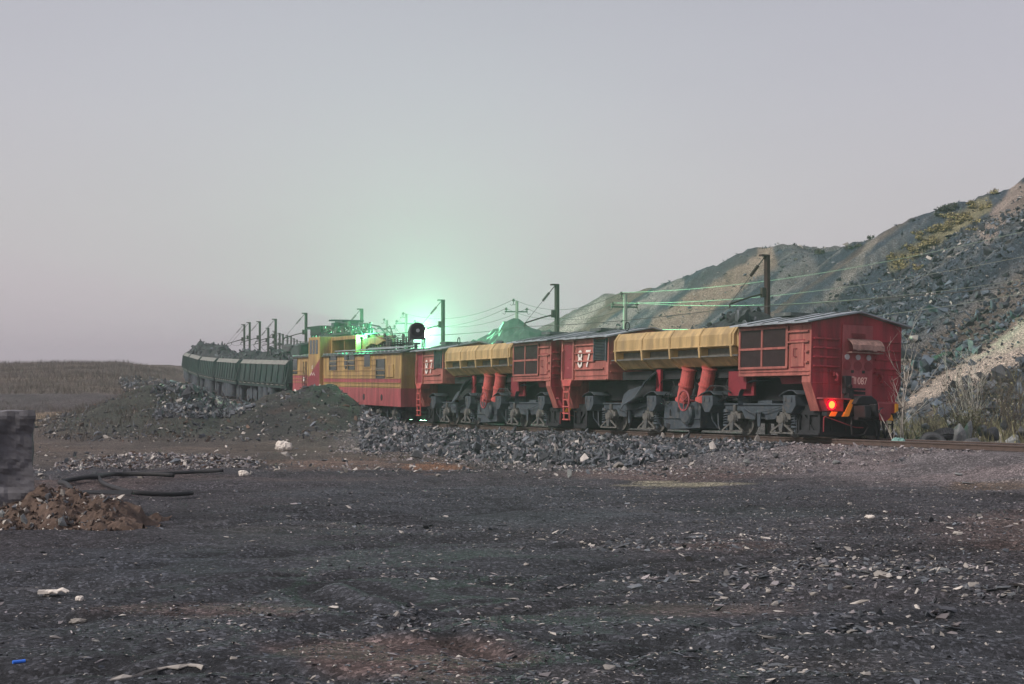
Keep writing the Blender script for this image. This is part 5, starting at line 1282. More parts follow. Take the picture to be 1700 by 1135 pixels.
def mast(px, pytop, label, k0=0, off=3.3, h=None, m='polegreen', smin=None, smax=None, wid=.11, loc=None, group='masts of the side contact line'):
    if loc is None:
        s, X, Y, z, tx, ty = hit_offset(px, off, smin or S45-10, smax or _s80+75, k0)
    else: X, Y, z, tx, ty = loc
    top = EYE+(HZ-pytop)*Y/F
    t = thing('line_mast', label, 'mast', (X, Y, z-.4), (0, 0, math.atan2(ty, tx)), group)
    H = top-z+.4; lean = .012*H if px > 500 else 0
    b = MB(); b.prism([(-wid, -wid*.8), (wid, -wid*.8), (wid, wid*.8), (-wid, wid*.8)], 'z', -.5, H); b.build('post', m, t, bevel=.02)
    # local +y is towards the near side of the track (left normal of the travel direction)
    zb = H-1.42; ze = H-1.85; 
    b = MB(); b.box(-.07, .07, wid, wid+.16, zb-.15, zb+.2); b.tube([(0, wid, zb), (.02, .75, zb-.16), (.05, 1.6, ze)], .035, 6); b.tube([(.05, 1.6, ze), (.05, 1.62, ze-.16)], .03, 5); b.build('bracket', 'polegreen', t)
    b = MB(); a = Vector((0, .1, H-.08)); e = Vector((.05, 1.6, ze)); b.tube([a, a+(e-a)*.2], .022, 5); b.tube([a+(e-a)*.42, e], .012, 4); b.build('stay', 'wiredark', t)
    b = MB(); b.box(-wid, wid, 0, .3, H-.07, H)
    for k in range(8): b.cyl(a+(e-a)*(.2+k*.028), a+(e-a)*(.212+k*.028), .075, .05, n=8)
    b.build('insulator', 'porcelain', t)
    we = Matrix.Translation((X, Y, z-.4)) @ Matrix.Rotation(math.atan2(ty, tx), 4, 'Z') @ Vector((.05, 1.62, ze-.16))
    masts.append(we); return t
mast(1277.5, 422, mlab[0], m='wood', wid=.1)
mast(927, 471, mlab[1]); mast(738, 497, mlab[2]); mast(603, 512, mlab[3]); mast(508, 519, mlab[4])
mast(458, 529, mlab[5], smax=_s80+130); mast(431, 533, mlab[6], smax=_s80+130); mast(414.5, 534.5, mlab[7], smax=_s80+140)
mast(405.5, 538, mlab[8], smax=_s80+150)
near_masts = list(masts); masts.clear()
# distant masts on the far side of the bend, standing on slightly higher ground
FM = [(445, 544, 178), (456, 549, 196), (464, 552.5, 205), (469.5, 554, 215), (477, 556, 228), (483, 557, 240), (488, 561, 252), (493, 563.5, 264), (498.6, 566, 276), (503, 568, 288), (507, 570, 300)]
wordp = ['right of the thick mast', 'beside the slab of rock', 'just right of the slab of rock', 'in the gap before the locomotive cab']
first = None
for i, (px, py, D) in enumerate(FM):
    X = (px-850)/F*D; top = EYE+(HZ-py)*D/F
    lab = 'small distant mast in the far row seen through the gap left of the locomotive'
    mast(px, py, lab, loc=(X, D, top-6.4, -.45 if i < 4 else .2, .9), wid=.13 if i < 6 else .12, group='small far masts beyond the bend')
far_masts = list(masts)
def wire(pts, r, m, name, label, sag=.25, group=None, n=9):
    b = MB()
    P_ = []
    for a, e in zip(pts[:-1], pts[1:]):
        a, e = Vector(a), Vector(e)
        for k in range(n):
            t_ = k/n; p = a.lerp(e, t_); p.z -= sag*4*t_*(1-t_); P_.append(p)
    P_.append(Vector(pts[-1])); b.tube(P_, r, 4); o = b.build(name, m)
    return tag(o, label, 'wire', group)
ext = near_masts[0]+(near_masts[0]-near_masts[1])*1.4
wire([ext]+near_masts, .016, 'wiredark', 'contact_wire', 'dark contact wire running from bracket to bracket above the train', .12)
wire(far_masts, .03, 'wiredark', 'contact_wire', 'distant contact wire on the far masts beyond the bend', .3)

# ------------------------------------------------------------ concrete telegraph poles and their wires
tele = []
def tele_pole(px, pytop, D, label, wid=.14, arm=True):
    X = (px-850)/F*D; top = EYE+(HZ-pytop)*D/F; g = gz(X, D); H = top-g
    t = thing('power_pole', label, 'power pole', (X, D, g), (0, 0, .25), 'concrete power poles beyond the train')
    b = MB(); b.cyl((.0, 0, -.5), (.05, 0, H), wid*1.15, wid*.8, n=10); b.build('post', 'concrete', t)
    za = H-.8
    b = MB(); b.box(-.85, .85, -.05, .05, za-.04, za+.05); b.tube([(.05, 0, H-.25), (-.2, 0, H-.3), (-.2, 0, H-.12)], .025, 5); b.build('crossarm', 'black', t)
    ends = []
    for k, (x, z) in enumerate(((-.75, za), (.8, za), (-.2, H-.15))):
        b = MB(); b.cyl((x, 0, z), (x, 0, z+.12), .03, n=6); b.cyl((x, 0, z+.12), (x, 0, z+.3), .1, .06, n=10); b.cyl((x, 0, z+.16), (x, 0, z+.19), .13, n=10)
        b.tube([(x, 0, z-.02), (x+(.12 if x > 0 else -.12), 0, z-.2), (x+(.28 if x > 0 else -.28), 0, z-.12)], .018, 5)
        b.build('insulator', 'porcelain', t)
        ends.append(Matrix.Translation((X, D, g)) @ Matrix.Rotation(.25, 4, 'Z') @ Vector((x, 0, z+.25)))
    tele.append((ends, t)); return t
tele_pole(1037, 488, 100, 'concrete power pole in front of the streaked spoil heap, lit green on one side', .16)
tele_pole(857, 499, 118, 'concrete power pole standing behind the dark rock pile')
tele_pole(673, 521, 136, 'concrete power pole immediately left of the floodlight glare')
tele_pole(641, 531, 150, 'faint concrete power pole behind the locomotive roof gear')
# wires towards the camera side, leaving the frame on the right
e0 = tele[0][0]
names = ['lower left', 'lower right', 'top']
tgt = [on_ray(2150, 58, 318), on_ray(2190, 58, 372), on_ray(2150, 58, 258)]
for k in range(3):
    wire([tgt[k], e0[k]], .012, 'wire', 'power_line', ['middle pale power line crossing the spoil heap to the right', 'lower pale power line crossing the spoil heap to the right', 'uppermost pale power line crossing the spoil heap to the right'][k], 1.1, None, 24)
wire([on_ray(2150, 58, 392), e0[1]-Vector((0, 0, 1.6))], .014, 'wire', 'power_line', 'lowest pale power line just above the yellow body of the tail car', 1.0, None, 24)
for j in range(3):
    for k in range(3):
        wire([tele[j][0][k], tele[j+1][0][k]], .016, 'wiredark', 'power_line', 'thin dark power line sagging between two concrete poles', .9, 'thin power lines between the concrete poles', 14)

# ------------------------------------------------------------ the glaring floodlight behind the train
fl = thing('floodlight', 'glaring green white floodlight burning behind the train', 'floodlight', (0, 0, 0))
fp = on_ray(705, 104, 553)
gfl = gz(fp.x, fp.y); fl.location = (fp.x, fp.y, gfl); hh = fp.z-gfl
b = MB(); b.cyl((0, .25, -.3), (0, .25, hh-.2), .07, n=8); b.build('post', 'polegreen', fl)
b = MB(); b.cyl((0, -.02, hh), (0, .35, hh), .3, .14, n=18); b.build('lamp_housing', 'hood', fl)
b = MB(); b.cyl((0, -.06, hh), (0, -.03, hh), .27, n=20); b.build('lens', 'flood', fl)
ld = bpy.data.lights.new('floodlight_beam', 'SPOT'); ld.energy = FLOOD; ld.color = (.28, 1.0, .5); ld.shadow_soft_size = .2; ld.spot_size = R(172); ld.spot_blend = .5
lo = bpy.data.objects.new('floodlight_beam', ld); COL.objects.link(lo); lo.parent = fl; lo.location = (0, -.3, hh); lo.rotation_euler = (R(-88), 0, R(-4))

# ------------------------------------------------------------ near left corner: block, clay, cables
D = 23.0; xr = (62-850)/F*D; zt_ = EYE+(HZ-691)*D/F
bm = bmesh.new(); bmesh.ops.create_cube(bm, size=1); bmesh.ops.subdivide_edges(bm, edges=bm.edges, cuts=44, use_grid_fill=True)
W_, Dp, Hh = 2.6, 1.7, zt_+.5
for v in bm.verts:
    p = v.co.copy(); x, y, z = p.x*W_, p.y*Dp, (p.z+.5)*Hh
    n_ = .07*float(fbm(x*2+y, z*2+y, 1.2, 4, 5))+.035*float(fbm(x*7, z*7+y*5, 1.1, 3, 6))+.05*abs(float(fbm(x*1.2, z*4+y, 1.1, 3, 8)))
    edge = max(0, max(abs(p.x), abs(p.y))-.46)*1.2
    v.co = Vector((x*(1-edge*.3)+(n_ if abs(p.x) > .49 else 0)*(1 if p.x > 0 else -1)-.05*(z/Hh), y+(n_*1.5 if abs(p.y) > .49 else 0)*(1 if p.y > 0 else -1), z+(n_ if p.z > .49 else 0)))
me = bpy.data.meshes.new('concrete_block'); bm.to_mesh(me); bm.free(); me.materials.append(M['slab'])
o = bpy.data.objects.new('concrete_block', me); COL.objects.link(o); a_ = R(19); o.location = (xr-W_/2*math.cos(a_)-Dp/2*math.sin(a_), D-W_/2*math.sin(a_)+Dp/2*math.cos(a_), -.45); o.rotation_euler = (0, 0, a_)
tag(o, 'tall rough grey block standing at the left edge in brown clay', 'block')
n = 90; xs = np.linspace(-2.3, 1.55, n); ys = np.linspace(-1.25, 1.1, n); X, Y = np.meshgrid(xs, ys, indexing='ij')
cxx, cyy = xr+.15, 23.0
u = np.clip(1-np.maximum(np.abs((X+.3)/1.75), np.abs(Y/1.15))**2.2, 0, 1)
hx = np.interp(X, [-2.3, -1.2, -.7, -.1, .3, .6, .95, 1.3, 1.55], [.4, .3, .36, .4, .46, .3, .33, .16, .0])
Z = hx*np.clip(1-np.abs(Y/1.15)**1.6, 0, 1)*np.clip((1.5-X)/.25, 0, 1)*(1+.35*fbm(X, Y, .5, 3, 9))+.17*fbm(X, Y, .2, 4, 10)
WX, WY_ = cxx+X, cyy+Y; gzv = ground_z(WX, WY_); Z = gzv+np.where(np.clip(1-np.abs(Y/1.15), 0, 1) > .02, Z, -.1)-.02
a = np.meshgrid(np.arange(n-1), np.arange(n-1), indexing='ij'); a = a[0]*n+a[1]
o = np_mesh('clay_heap', np.stack([WX.ravel(), WY_.ravel(), Z.ravel()], 1), np.stack([a, a+n, a+n+1, a+1], -1).reshape(-1, 4), ['clay'], 4)
tag(o, 'heap of torn brown clay and roots at the foot of the block', 'clay heap')
cx = rng.uniform(-2.2, 1.6, 2600); cy = rng.uniform(-1.35, .6, 2600); zz = np.interp(cx, xs, np.linspace(0, 1, n))
ii = np.clip(((cx+2.3)/3.85*(n-1)).astype(int), 0, n-1); jj = np.clip(((cy+1.25)/2.35*(n-1)).astype(int), 0, n-1)
px_ = 850+F*(cxx+cx)/(cyy+cy)
keep = (px_ < 205) & (rng.uniform(0, 1, len(cx)) < np.clip(1.8-np.abs(cx-.1)*.5, 0, 1))
pts = np.stack([cxx+cx, cyy+cy, np.maximum(Z[ii, jj], ground_z(cxx+cx, cyy+cy))], 1)[keep]
rocks('clay_clods', pts, np.clip(rng.lognormal(-2.9, .5, len(pts)), .02, .2), ['clay', 'chipdark', 'palerock'], mi=rng.choice([0, 0, 0, 0, 0, 1, 2], len(pts)), tilt=.7, elong=1.7, label='crumbled brown clay clods around the block', cat='clods')
def put(px, py, lift=0):
    p = gp(px, py); p.z += lift; return p
def stone(px, py, wpx, hpx, m, label, seed, name='stone', cat='stone', D=None, group=None):
    p = put(px, py) if D is None else on_ray(px, D)
    if D is not None: p.z = EYE+(HZ-py)*D/F
    w__ = wpx*p.y/F/2; h__ = hpx*p.y/F/2
    return boulder(name, label, (p.x, p.y, p.z+h__*.75), (w__, w__*.8, h__*1.15), m, seed, (0, 0, seed*1.3), cat, group, sub=1)
stone(106, 874, 20, 24, 'boulder', 'rounded blue grey stone lying in the brown clay below the block', 3, D=21.9)
stone(42, 868, 26, 20, 'boulder', 'pinkish stone half sunk in the brown clay', 4, D=21.9)
stone(5, 858, 16, 16, 'boulder', 'small stone at the very left edge of the clay', 14, D=21.9)
def cable(pts, r, label, lift=.05):
    b = MB(); P_ = [put(px, py, r*.9+lift) for px, py in pts]
    Q = catmull([tuple(P_[0]-(P_[1]-P_[0]))]+[tuple(p) for p in P_]+[tuple(P_[-1]+(P_[-1]-P_[-2]))], .12)
    b.tube([Vector(q_) for q_ in Q], r, 10); o = b.build('cable', 'rubber', smooth=True); return tag(o, label, 'cable', 'old hawser pieces by the clay heap')
cable([(122, 822), (112, 812), (101, 808), (118, 804), (145, 801), (160, 799), (190, 794), (230, 793), (262, 794), (290, 795.5)], .05, 'thick dark cable bending out of the clay heap and ending among gravel')
cable([(115, 803), (150, 796), (200, 791.5), (260, 791.5), (320, 789.5), (372, 786.5)], .04, 'long straight dark cable on the near edge of the gravel heap')
cable([(165, 799), (172, 809), (196, 818), (215, 824), (245, 827), (285, 828), (320, 826)], .046, 'curved length of dark hawser lying nearest on the yard')
cable([(388, 768), (400, 766), (415, 769), (425, 774)], .02, 'short thin cable bow right of the gravel heap')
b = MB(); 
for i in range(5):
    x = -.5+i*.25; b.add([(x, -.09, .02*math.sin(i)), (x+.25, -.09, .02*math.sin(i+1)), (x+.25, .06, .05), (x, .06, .05), (x, -.09, -.02), (x+.25, -.09, -.02), (x+.25, .06, 0), (x, .06, 0)], [(0, 1, 2, 3), (7, 6, 5, 4), (0, 4, 5, 1), (3, 2, 6, 7)])
o = b.build('rubber_strip', 'rubber'); p = put(152, 829, .12); o.location = p; tag(o, 'torn black rubber strip lying on the clay edge', 'strip')

# ------------------------------------------------------------ litter
def glove():
    t = thing('work_glove', 'pale knitted work glove lying flat on the dark ground', 'glove', put(93, 987, .02), (0, 0, R(10)))
    b = MB()
    b.prism([(-.07, -.055), (.03, -.06), (.05, 0), (.04, .05), (-.07, .05)], 'z', 0, .028)
    for k, (y, l) in enumerate(((-.045, .085), (-.015, .1), (.015, .095), (.042, .075))):
        b.tube([(.03, y, .018), (.03+l*.5, y+(k-1.5)*.008, .034), (.03+l, y+(k-1.5)*.016, .012)], .0135, 8, .01)
    b.tube([(-.03, -.05, .016), (.0, -.095, .03), (.045, -.11, .012)], .015, 8, .011)
    b.build('palm', 'cloth', t, bevel=.008)
    b = MB(); b.prism([(-.13, -.05), (-.07, -.053), (-.07, .05), (-.13, .047)], 'z', 0, .024)
    for k in range(5): b.box(-.128+k*.012, -.122+k*.012, -.052, .05, .022, .028)
    b.build('cuff', 'cloth', t); return t
glove()
def crumple(name, label, px, py, wpx, hpx, m, seed, cat):
    p = put(px, py); w__ = wpx*p.y/F; h__ = hpx*p.y/F; bm = bmesh.new(); bmesh.ops.create_icosphere(bm, subdivisions=4, radius=.5)
    for v in bm.verts:
        x, y, z = v.co; f = 1+.5*float(fbm(x*4+seed, y*4+z*3, 1.1, 3, seed))+.35*abs(float(fbm(x*9, z*9+y*5, 1.2, 2, seed+2)))
        v.co = Vector((x*f*w__, y*f*w__*.7, max(z*f, -.32)*h__*1.2+h__*.35))
    me = bpy.data.meshes.new(name); bm.to_mesh(me); bm.free(); me.materials.append(M[m]); o = bpy.data.objects.new(name, me); COL.objects.link(o); o.location = p
    return tag(o, label, cat)
crumple('plastic_sack', 'crumpled white sack at the foot of the soil mound', 471, 747, 26, 15, 'cloth', 3, 'sack')
crumple('paper_scrap', 'white crumpled scrap with a blue corner on the right of the yard', 1442, 860, 17, 6, 'cloth', 5, 'scrap')
crumple('paper_scrap', 'small pale crumpled scrap beside the work glove', 136, 995, 14, 8, 'cloth', 8, 'scrap')
crumple('rag', 'pale crumpled rag lying at the end of the cable', 405, 790, 16, 9, 'cloth', 11, 'rag')
crumple('rag', 'grey rag below the glove on the left', 134, 1033, 26, 8, 'palerock', 13, 'rag')
p = put(36, 1101, .012); b = MB(); b.cyl((-.038, 0, 0), (.038, 0, 0), .011, n=14); b.cyl((.028, 0, 0), (.042, 0, 0), .0125, n=14); b.build('tube', 'blue') if False else None
o = b.build('plastic_tube', 'blue'); o.location = p; o.rotation_euler = (0, 0, R(35)); tag(o, 'bright blue plastic tube at the lower left', 'tube')
b = MB(); pts = [(187, 1128), (205, 1126), (222, 1122), (240, 1118), (262, 1116), (282, 1112), (300, 1110), (316, 1106), (330, 1108), (338, 1112)]
vs, fs = [], []
for i, (px, py) in enumerate(pts):
    p = put(px, py); w__ = .005+.012*math.sin(i*1.7)**2; vs += [(p.x, p.y-w__, p.z+.008), (p.x+.01, p.y+w__, p.z+.02+.01*math.sin(i*2.3)), (p.x, p.y-w__, p.z+.001), (p.x+.01, p.y+w__, p.z+.012)]
for i in range(len(pts)-1): a = 4*i; fs += [(a, a+4, a+5, a+1), (a+2, a+3, a+7, a+6), (a, a+2, a+6, a+4), (a+1, a+5, a+7, a+3)]
b.add(vs, fs); o = b.build('torn_strip', 'palerock'); tag(o, 'long torn pale strip lying along the bottom left of the yard', 'strip')

# ------------------------------------------------------------ single stones worth naming
SG = 'loose stones on the yard'
ST = [(500, 1073, 0, 0)]
big = [(1562, 948, 34, 13, 'slab like grey stone in the middle of the stone patch at the right'), (1455, 955, 40, 14, 'broad dark flat stone in the right hand patch'), (1525, 948, 34, 14, 'rounded grey stone among the patch at the right'), (1610, 972, 30, 14, 'pale grey stone at the right end of the patch'),
       (1690, 985, 18, 16, 'upright pinkish chip at the right edge of the yard'), (1148, 966, 34, 8, 'long pale flake left of the stone patch'), (1275, 985, 16, 12, 'pale lump below the stone patch'), (1435, 1118, 34, 8, 'wide flat pale stone near the bottom right'), (1232, 1122, 26, 10, 'dark flat stone at the bottom right of the middle'),
       (1010, 1108, 30, 16, 'grey pointed stone near the bottom centre'), (555, 1008, 24, 9, 'pale flake left of the bottom centre'), (668, 1040, 22, 12, 'curled grey stone in the small cluster at the bottom'), (688, 1044, 20, 12, 'pale stone beside the curled one at the bottom'), (390, 1092, 18, 9, 'pinkish brick like chip near the bottom left'),
       (466, 1118, 30, 7, 'long pale chip at the bottom left of centre'), (852, 995, 28, 8, 'forked pale splinter in the middle of the yard'), (1590, 886, 28, 9, 'pale pointed stone in front of the gravel at the right'), (1410, 838, 16, 8, 'white wedge of stone near the scrap'), (1605, 805, 30, 12, 'flat grey boulder at the edge of the yard right'),
       (1200, 992, 18, 7, 'small white flake right of centre'), (740, 858, 12, 7, 'white chip in the centre of the yard'), (872, 940, 16, 7, 'grey lump in the centre of the yard'), (355, 943, 18, 7, 'dark topped stone on the left of the yard'), (1110, 888, 12, 10, 'round grey pebble in the right middle'),
       (1320, 895, 26, 8, 'thin pale plate before the right hand patch'), (1640, 935, 20, 7, 'pale plate above the right end of the patch')]
for i, (px, py, w__, h__, lab) in enumerate(big):
    p = put(px, py); ww = w__*p.y/F/2; h2 = h__*p.y/F*.5
    m_ = ['boulder', 'palerock', 'boulder', 'boulderdark'][i % 4] if 'pale' not in lab and 'white' not in lab else 'palerock'
    V, T = TPL[i % 10]; me = bpy.data.meshes.new('stone'); me.from_pydata([tuple(v) for v in V], [], [tuple(t_) for t_ in T]); me.materials.append(M[m_])
    o = bpy.data.objects.new('stone', me); COL.objects.link(o); o.location = (p.x, p.y, p.z+h2*.45); o.scale = (ww, ww*.75, h2); o.rotation_euler = (random.uniform(-.1, .1), random.uniform(-.1, .1), random.uniform(-.4, .4)); bv = o.modifiers.new('bevel', 'BEVEL'); bv.width = .05; bv.segments = 1
    tag(o, lab, 'stone', SG)
# larger blocks of the rubble bank
bb = [(690, 762, 42, 24, 'boulder', 'pale triangular boulder at the left toe of the rubble bank'), (945, 793, 18, 22, 'boulder', 'upright brown stone at the gravel edge below the rubble bank'), (865, 765, 34, 20, 'boulderdark', 'dark block low in the middle of the rubble bank'), (905, 776, 30, 18, 'boulderdark', 'grey block at the toe of the rubble bank right of the middle'),
      (980, 762, 30, 16, 'boulderdark', 'long dark block in the right half of the rubble bank'), (1000, 733, 22, 16, 'boulder', 'pale block on top of the bank below the ladder'), (1012, 731, 14, 18, 'boulderdark', 'pointed dark block on top of the bank'), (1040, 730, 26, 18, 'boulderdark', 'big dark block on top of the bank beside a bogie'),
      (838, 752, 26, 13, 'boulder', 'slanting grey slab in the middle of the rubble bank'), (748, 725, 20, 14, 'boulder', 'grey block high on the bank near its left end'), (1290, 760, 34, 14, 'boulderdark', 'long dark slab at the right end of the rubble bank'), (1240, 770, 22, 12, 'boulder', 'grey slab near the right toe of the rubble bank'),
      (1180, 726, 20, 8, 'boulder', 'flat pale stone beside the rail below the tank'), (728, 792, 14, 9, 'palerock', 'small white stone at the edge of the yard'), (735, 700, 8, 6, 'palerock', 'small pale stone by the rail at the left'), (1590, 790, 24, 9, 'boulder', 'flat boulder in the pink gravel at the right'), (1385, 770, 30, 10, 'boulder', 'pale low stone in the gravel below the tail car'),
      (437, 717, 14, 18, 'palerock', 'tall pale stone on the soil mound'), (405, 722, 12, 8, 'palerock', 'small pale stone left on the soil mound'), (578, 711, 9, 7, 'palerock', 'round pale stone right on the soil mound'), (112, 745, 12, 8, 'palerock', 'pale stone on the rough ground beside the block'), (137, 779, 16, 8, 'boulder', 'grey stone on the gravel heap beside the block')]
for i, (px, py, w__, h__, m_, lab) in enumerate(bb): stone(px, py, w__*.85, h__*.8, m_, lab, 30+i)

# ------------------------------------------------------------ tyres, boulders and scrub behind the track at the right
def zoff(px, py, D): return EYE+(HZ-py)*D/F
def tyre(loc, R_, r_, rot, label, tread=True):
    t = thing('tyre', label, 'tyre', loc, rot, 'worn tyres behind the rail')
    b = MB(); n1_, n2_ = 36, 12; vs = []
    for i in range(n1_):
        a = 2*math.pi*i/n1_
        for j in range(n2_):
            c_ = 2*math.pi*j/n2_; rr_ = R_+r_*math.cos(c_)*.9; y = r_*1.1*math.sin(c_); rr_ = min(rr_, R_+r_*.75); vs.append((rr_*math.cos(a), y, rr_*math.sin(a)))
    b.add(vs, [(i*n2_+j, i*n2_+(j+1) % n2_, ((i+1) % n1_)*n2_+(j+1) % n2_, ((i+1) % n1_)*n2_+j) for i in range(n1_) for j in range(n2_)]); b.build('carcass', 'tyre', t)
    b = MB()
    for i in range(n1_):
        a = 2*math.pi*(i+.5)/n1_; c_, s_ = math.cos(a), math.sin(a); rr_ = R_+r_*.76
        T = Matrix(((c_, 0, -s_, rr_*c_), (0, 1, 0, 0), (s_, 0, c_, rr_*s_), (0, 0, 0, 1)))
        b.box(-.02, .025, -r_*.7, r_*.7, -.035, .035, T)
    b.build('tread', 'tyre', t); return t
tyre((on_ray(1548, 50).x, 50, zoff(1548, 742, 50)), .36, .13, (R(-28), 0, R(12)), 'worn grey tyre leaning half buried right behind the rail')
tyre((on_ray(1563, 51.2).x, 51.2, zoff(1563, 728, 51.2)), .30, .17, (R(55), R(10), R(30)), 'dark tyre propped behind the leaning grey tyre')
BL = [(1588, 738, 40, 38, 51, 'boulder', 'large rounded grey boulder right of the tyres'), (1606, 732, 30, 36, 52, 'boulder', 'tall grey boulder just behind the large rounded one'), (1628, 722, 24, 22, 53, 'boulder', 'pale lumpy boulder right of the tall one'), (1645, 730, 42, 24, 52.5, 'boulderdark', 'dark square block behind the rail at the right'),
      (1615, 741, 46, 16, 50, 'boulderdark', 'low dark slab in front of the boulders'), (1680, 738, 30, 18, 50, 'boulder', 'grey boulder near the right edge behind the rail'), (1695, 728, 26, 24, 51, 'boulderdark', 'dark boulder at the right edge behind the rail'), (1578, 708, 34, 14, 55, 'boulder', 'pale broken slab behind the tyres'), (1655, 742, 18, 10, 49, 'boulderdark', 'small dark stone close to the rail right'),
      (1536, 712, 20, 12, 55, 'boulder', 'grey stone left above the tyres'), (1515, 690, 20, 14, 60, 'boulder', 'grey block at the foot of the pale sandy strip'), (1668, 712, 22, 16, 55, 'boulderdark', 'dark stone among weeds above the dark square block')]
for i, (px, py, w__, h__, D, m_, lab) in enumerate(BL): stone(px, py, w__*1.15, h__*1.1, m_, lab, 70+i, 'boulder', 'boulder', D)
crumple('tarpaulin', 'pale green scrap of tarpaulin behind the rail right of the train', 1489, 736, 20, 12, 'teal', 4, 'tarpaulin')
b_ = [c_ for c_ in COL.objects if c_.name.startswith('tarpaulin')][0]; b_.location = on_ray(1489, 48); b_.location.z = zoff(1489, 738, 48)
p = on_ray(1452, 53); o, *_ = heap_mesh('soil_heap', 3.4, 2.2, .75, 'clay', 4); o.location = (p.x, 53, .05); tag(o, 'low brown soil heap seen under the coupler of the tail car', 'soil heap')

def bush(px, py, D, hpx, label, stems=7, spread=.5, bark='bark', leaf=None, nleaf=120, seed=0, lw=.05, name='bush', cat='bush', bare=3, group=None):
    r = random.Random(seed); g = on_ray(px, D); g.z = gz(g.x, D)-.05; H = hpx*D/F
    t = thing(name, label, cat, g, (0, 0, 0), group); b = MB(); tips = []
    def grow(p, d, l, rad, lev):
        pts = [p]; q_ = p.copy(); dd = d.copy()
        for _ in range(4):
            dd = (dd+Vector((r.gauss(0, .13), r.gauss(0, .13), .05))).normalized(); q_ = q_+dd*l/4; pts.append(q_.copy())
            if lev > 0:
                for _k in range(r.choice([1, 1, 2])):
                    nd = (dd+Vector((r.gauss(0, .6), r.gauss(0, .6), r.uniform(-.1, .4)))).normalized(); grow(q_, nd, l*r.uniform(.35, .6), rad*.5, lev-1)
        tips.extend(pts[2:]); b.tube(pts, rad, 4 if lev < bare-1 else 5, rad*.35)
    for k in range(stems):
        a = r.uniform(0, 6.28); d = Vector((math.cos(a)*spread*r.random(), math.sin(a)*spread*r.random(), 1)).normalized()
        grow(Vector((r.gauss(0, .08)*spread, r.gauss(0, .08)*spread, 0)), d, H*r.uniform(.6, 1.0), .011+.007*H/2, bare-1)
    b.build('branches', bark, t)
    if leaf:
        L_ = MB()
        for _ in range(nleaf):
            c_ = r.choice(tips)+Vector((r.gauss(0, .05), r.gauss(0, .05), r.gauss(0, .05))); u = Vector((r.gauss(0, 1), r.gauss(0, 1), r.gauss(0, 1))).normalized(); v = u.orthogonal().normalized(); s = lw*r.uniform(.5, 1.2)
            L_.add([c_-u*s, c_+v*s*.6, c_+u*s, c_-v*s*.6], [(0, 1, 2, 3)])
        L_.build('foliage', leaf, t)
    return t
bush(1612, 702, 54, 118, 'tall bare willow bush with pale stems above the boulders', 8, .42, 'birch', 'leafdark', 150, 1, .05, bare=3)
bush(1588, 704, 54.5, 100, 'bare bush with dark seed clusters left of the tall willow', 6, .55, 'bark', 'leafdark', 170, 2, .05)
bush(1640, 700, 56, 120, 'thin dark twiggy bush right of the tall willow', 5, .5, 'bark', 'leafdark', 160, 3, .055)
bush(1600, 708, 53, 52, 'low olive green brush at the foot of the willow', 14, .8, 'olive', 'olive', 420, 4, .06)
bush(1690, 715, 54, 105, 'brown twiggy bush at the right edge of the photo', 10, .6, 'bark', 'olive', 160, 5, .05)
bush(1672, 705, 58, 110, 'sparse bare bush on the dark slope near the right edge', 8, .6, 'bark', 'leafdark', 60, 6)
bush(1551, 700, 57, 46, 'small bare bush above the tyres', 8, .7, 'bark', 'olive', 90, 7)
bush(1530, 706, 56, 52, 'small twiggy bush between the birch sapling and the tyres', 8, .7, 'bark', 'leafdark', 40, 8)
bush(1494, 728, 49.5, 165, 'slender birch sapling with pale twisted trunk beside the tail car', 1, .05, 'birch', 'leafdark', 40, 9, .04, 'birch_sapling', 'sapling')
bush(1499, 728, 50, 150, 'second pale birch stem close behind the slender sapling', 1, .06, 'birch', None, 0, 10, .04, 'birch_sapling', 'sapling')
bush(1482, 735, 48.5, 55, 'short pale stem under the coupler hoses', 1, .1, 'birch', None, 0, 12, .04, 'birch_sapling', 'sapling', 2)
bush(1430, 732, 51, 40, 'dry weeds seen below the coupler', 14, .5, 'olive', None, 0, 13, .04, 'weeds', 'weeds', 2)
bush(1462, 728, 52, 34, 'dry weeds seen behind the hanging hoses', 12, .5, 'olive', None, 0, 14, .04, 'weeds', 'weeds', 2)
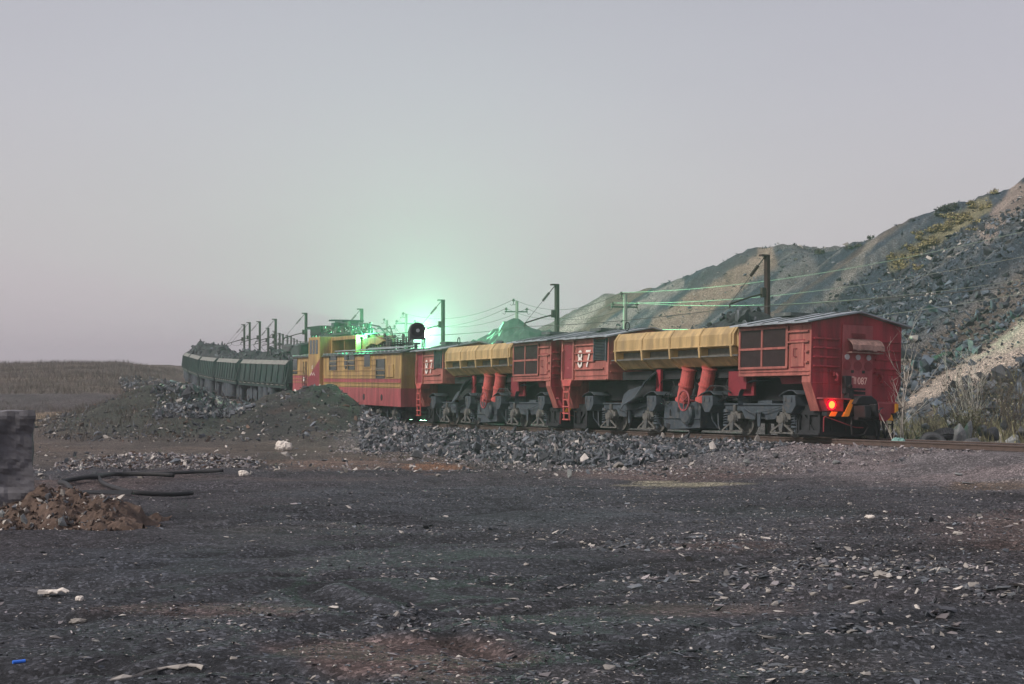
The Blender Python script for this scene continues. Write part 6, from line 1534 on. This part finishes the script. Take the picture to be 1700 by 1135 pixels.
# yellow shrubs on the upper slope
def clump(px, py, wpx, m, label, seed, group, name='shrub'):
    qq = (px-850)/F; Ds = np.linspace(60, 130, 700); zz_ = ground_z(qq*Ds, Ds); row = HZ-(zz_-EYE)*F/Ds; k = np.nonzero(row <= py)[0]
    if not len(k): return
    D = Ds[k[0]]; p = Vector((qq*D, D, zz_[k[0]])); r = random.Random(seed); w__ = wpx*D/F
    t = thing(name, label, 'shrub', p, (0, 0, 0), group); L_ = MB(); B_ = MB()
    for s in range(5):
        a = r.uniform(0, 6.28); e = Vector((math.cos(a)*w__*.4, math.sin(a)*w__*.4, w__*r.uniform(.4, .8))); B_.tube([(0, 0, -.1), e*.5+Vector((0, 0, .1)), e], .03, 4, .01)
    B_.build('branches', 'bark', t)
    cs = [Vector((r.gauss(0, .28), r.gauss(0, .28), r.uniform(.0, .4)))*w__ for _ in range(7)]
    for _ in range(230):
        c_ = r.choice(cs)+Vector((r.gauss(0, .13), r.gauss(0, .13), r.gauss(0, .13)))*w__; c_.z = max(c_.z, .02)
        u = Vector((r.gauss(0, 1), r.gauss(0, 1), r.gauss(0, 1))).normalized(); v = u.orthogonal().normalized(); s = r.uniform(.03, .085)
        L_.add([c_-u*s, c_+v*s*.7, c_+u*s, c_-v*s*.7], [(0, 1, 2, 3)])
    L_.build('foliage', m, t)
rr_ = random.Random(5)
for i in range(46):
    t_ = rr_.random(); px = 1488+(1632-1488)*t_+rr_.gauss(0, 12); py = 436-(436-345)*t_+rr_.gauss(0, 11)
    clump(px, py, rr_.uniform(8, 17), 'shrub', 'yellow autumn shrub in the slanting patch high on the spoil heap', 200+i, 'yellow shrubs on the spoil heap')
for i in range(14):
    px = rr_.uniform(1350, 1690); py = float(np.interp(px, [c_[0] for c_ in CREST][::-1], [c_[1] for c_ in CREST][::-1]))+rr_.uniform(4, 9)
    clump(px, py, rr_.uniform(8, 15), 'shrubdk', 'small dark green scrub growing on the crest of the spoil heap', 300+i, 'dark scrub on the crest')

# ------------------------------------------------------------ haze
me = bpy.data.meshes.new('haze'); bm = bmesh.new(); bmesh.ops.create_cube(bm, size=1)
bmesh.ops.scale(bm, vec=(2700, 2700, 46), verts=bm.verts); bmesh.ops.translate(bm, vec=(0, 0, 18), verts=bm.verts); bm.to_mesh(me); bm.free()
hz_ = bpy.data.objects.new('haze', me); COL.objects.link(hz_); hz_['kind'] = 'stuff'
m = bpy.data.materials.new('evening haze'); m.use_nodes = True; nt = m.node_tree; nt.nodes.clear()
pv = N(nt, 'ShaderNodeVolumePrincipled'); pv.inputs['Color'].default_value = (.86, .86, .9, 1); pv.inputs['Density'].default_value = HAZE; pv.inputs['Anisotropy'].default_value = 0.6
oo = N(nt, 'ShaderNodeOutputMaterial'); nt.links.new(pv.outputs[0], oo.inputs['Volume']); me.materials.append(m); m.cycles.homogeneous_volume = True
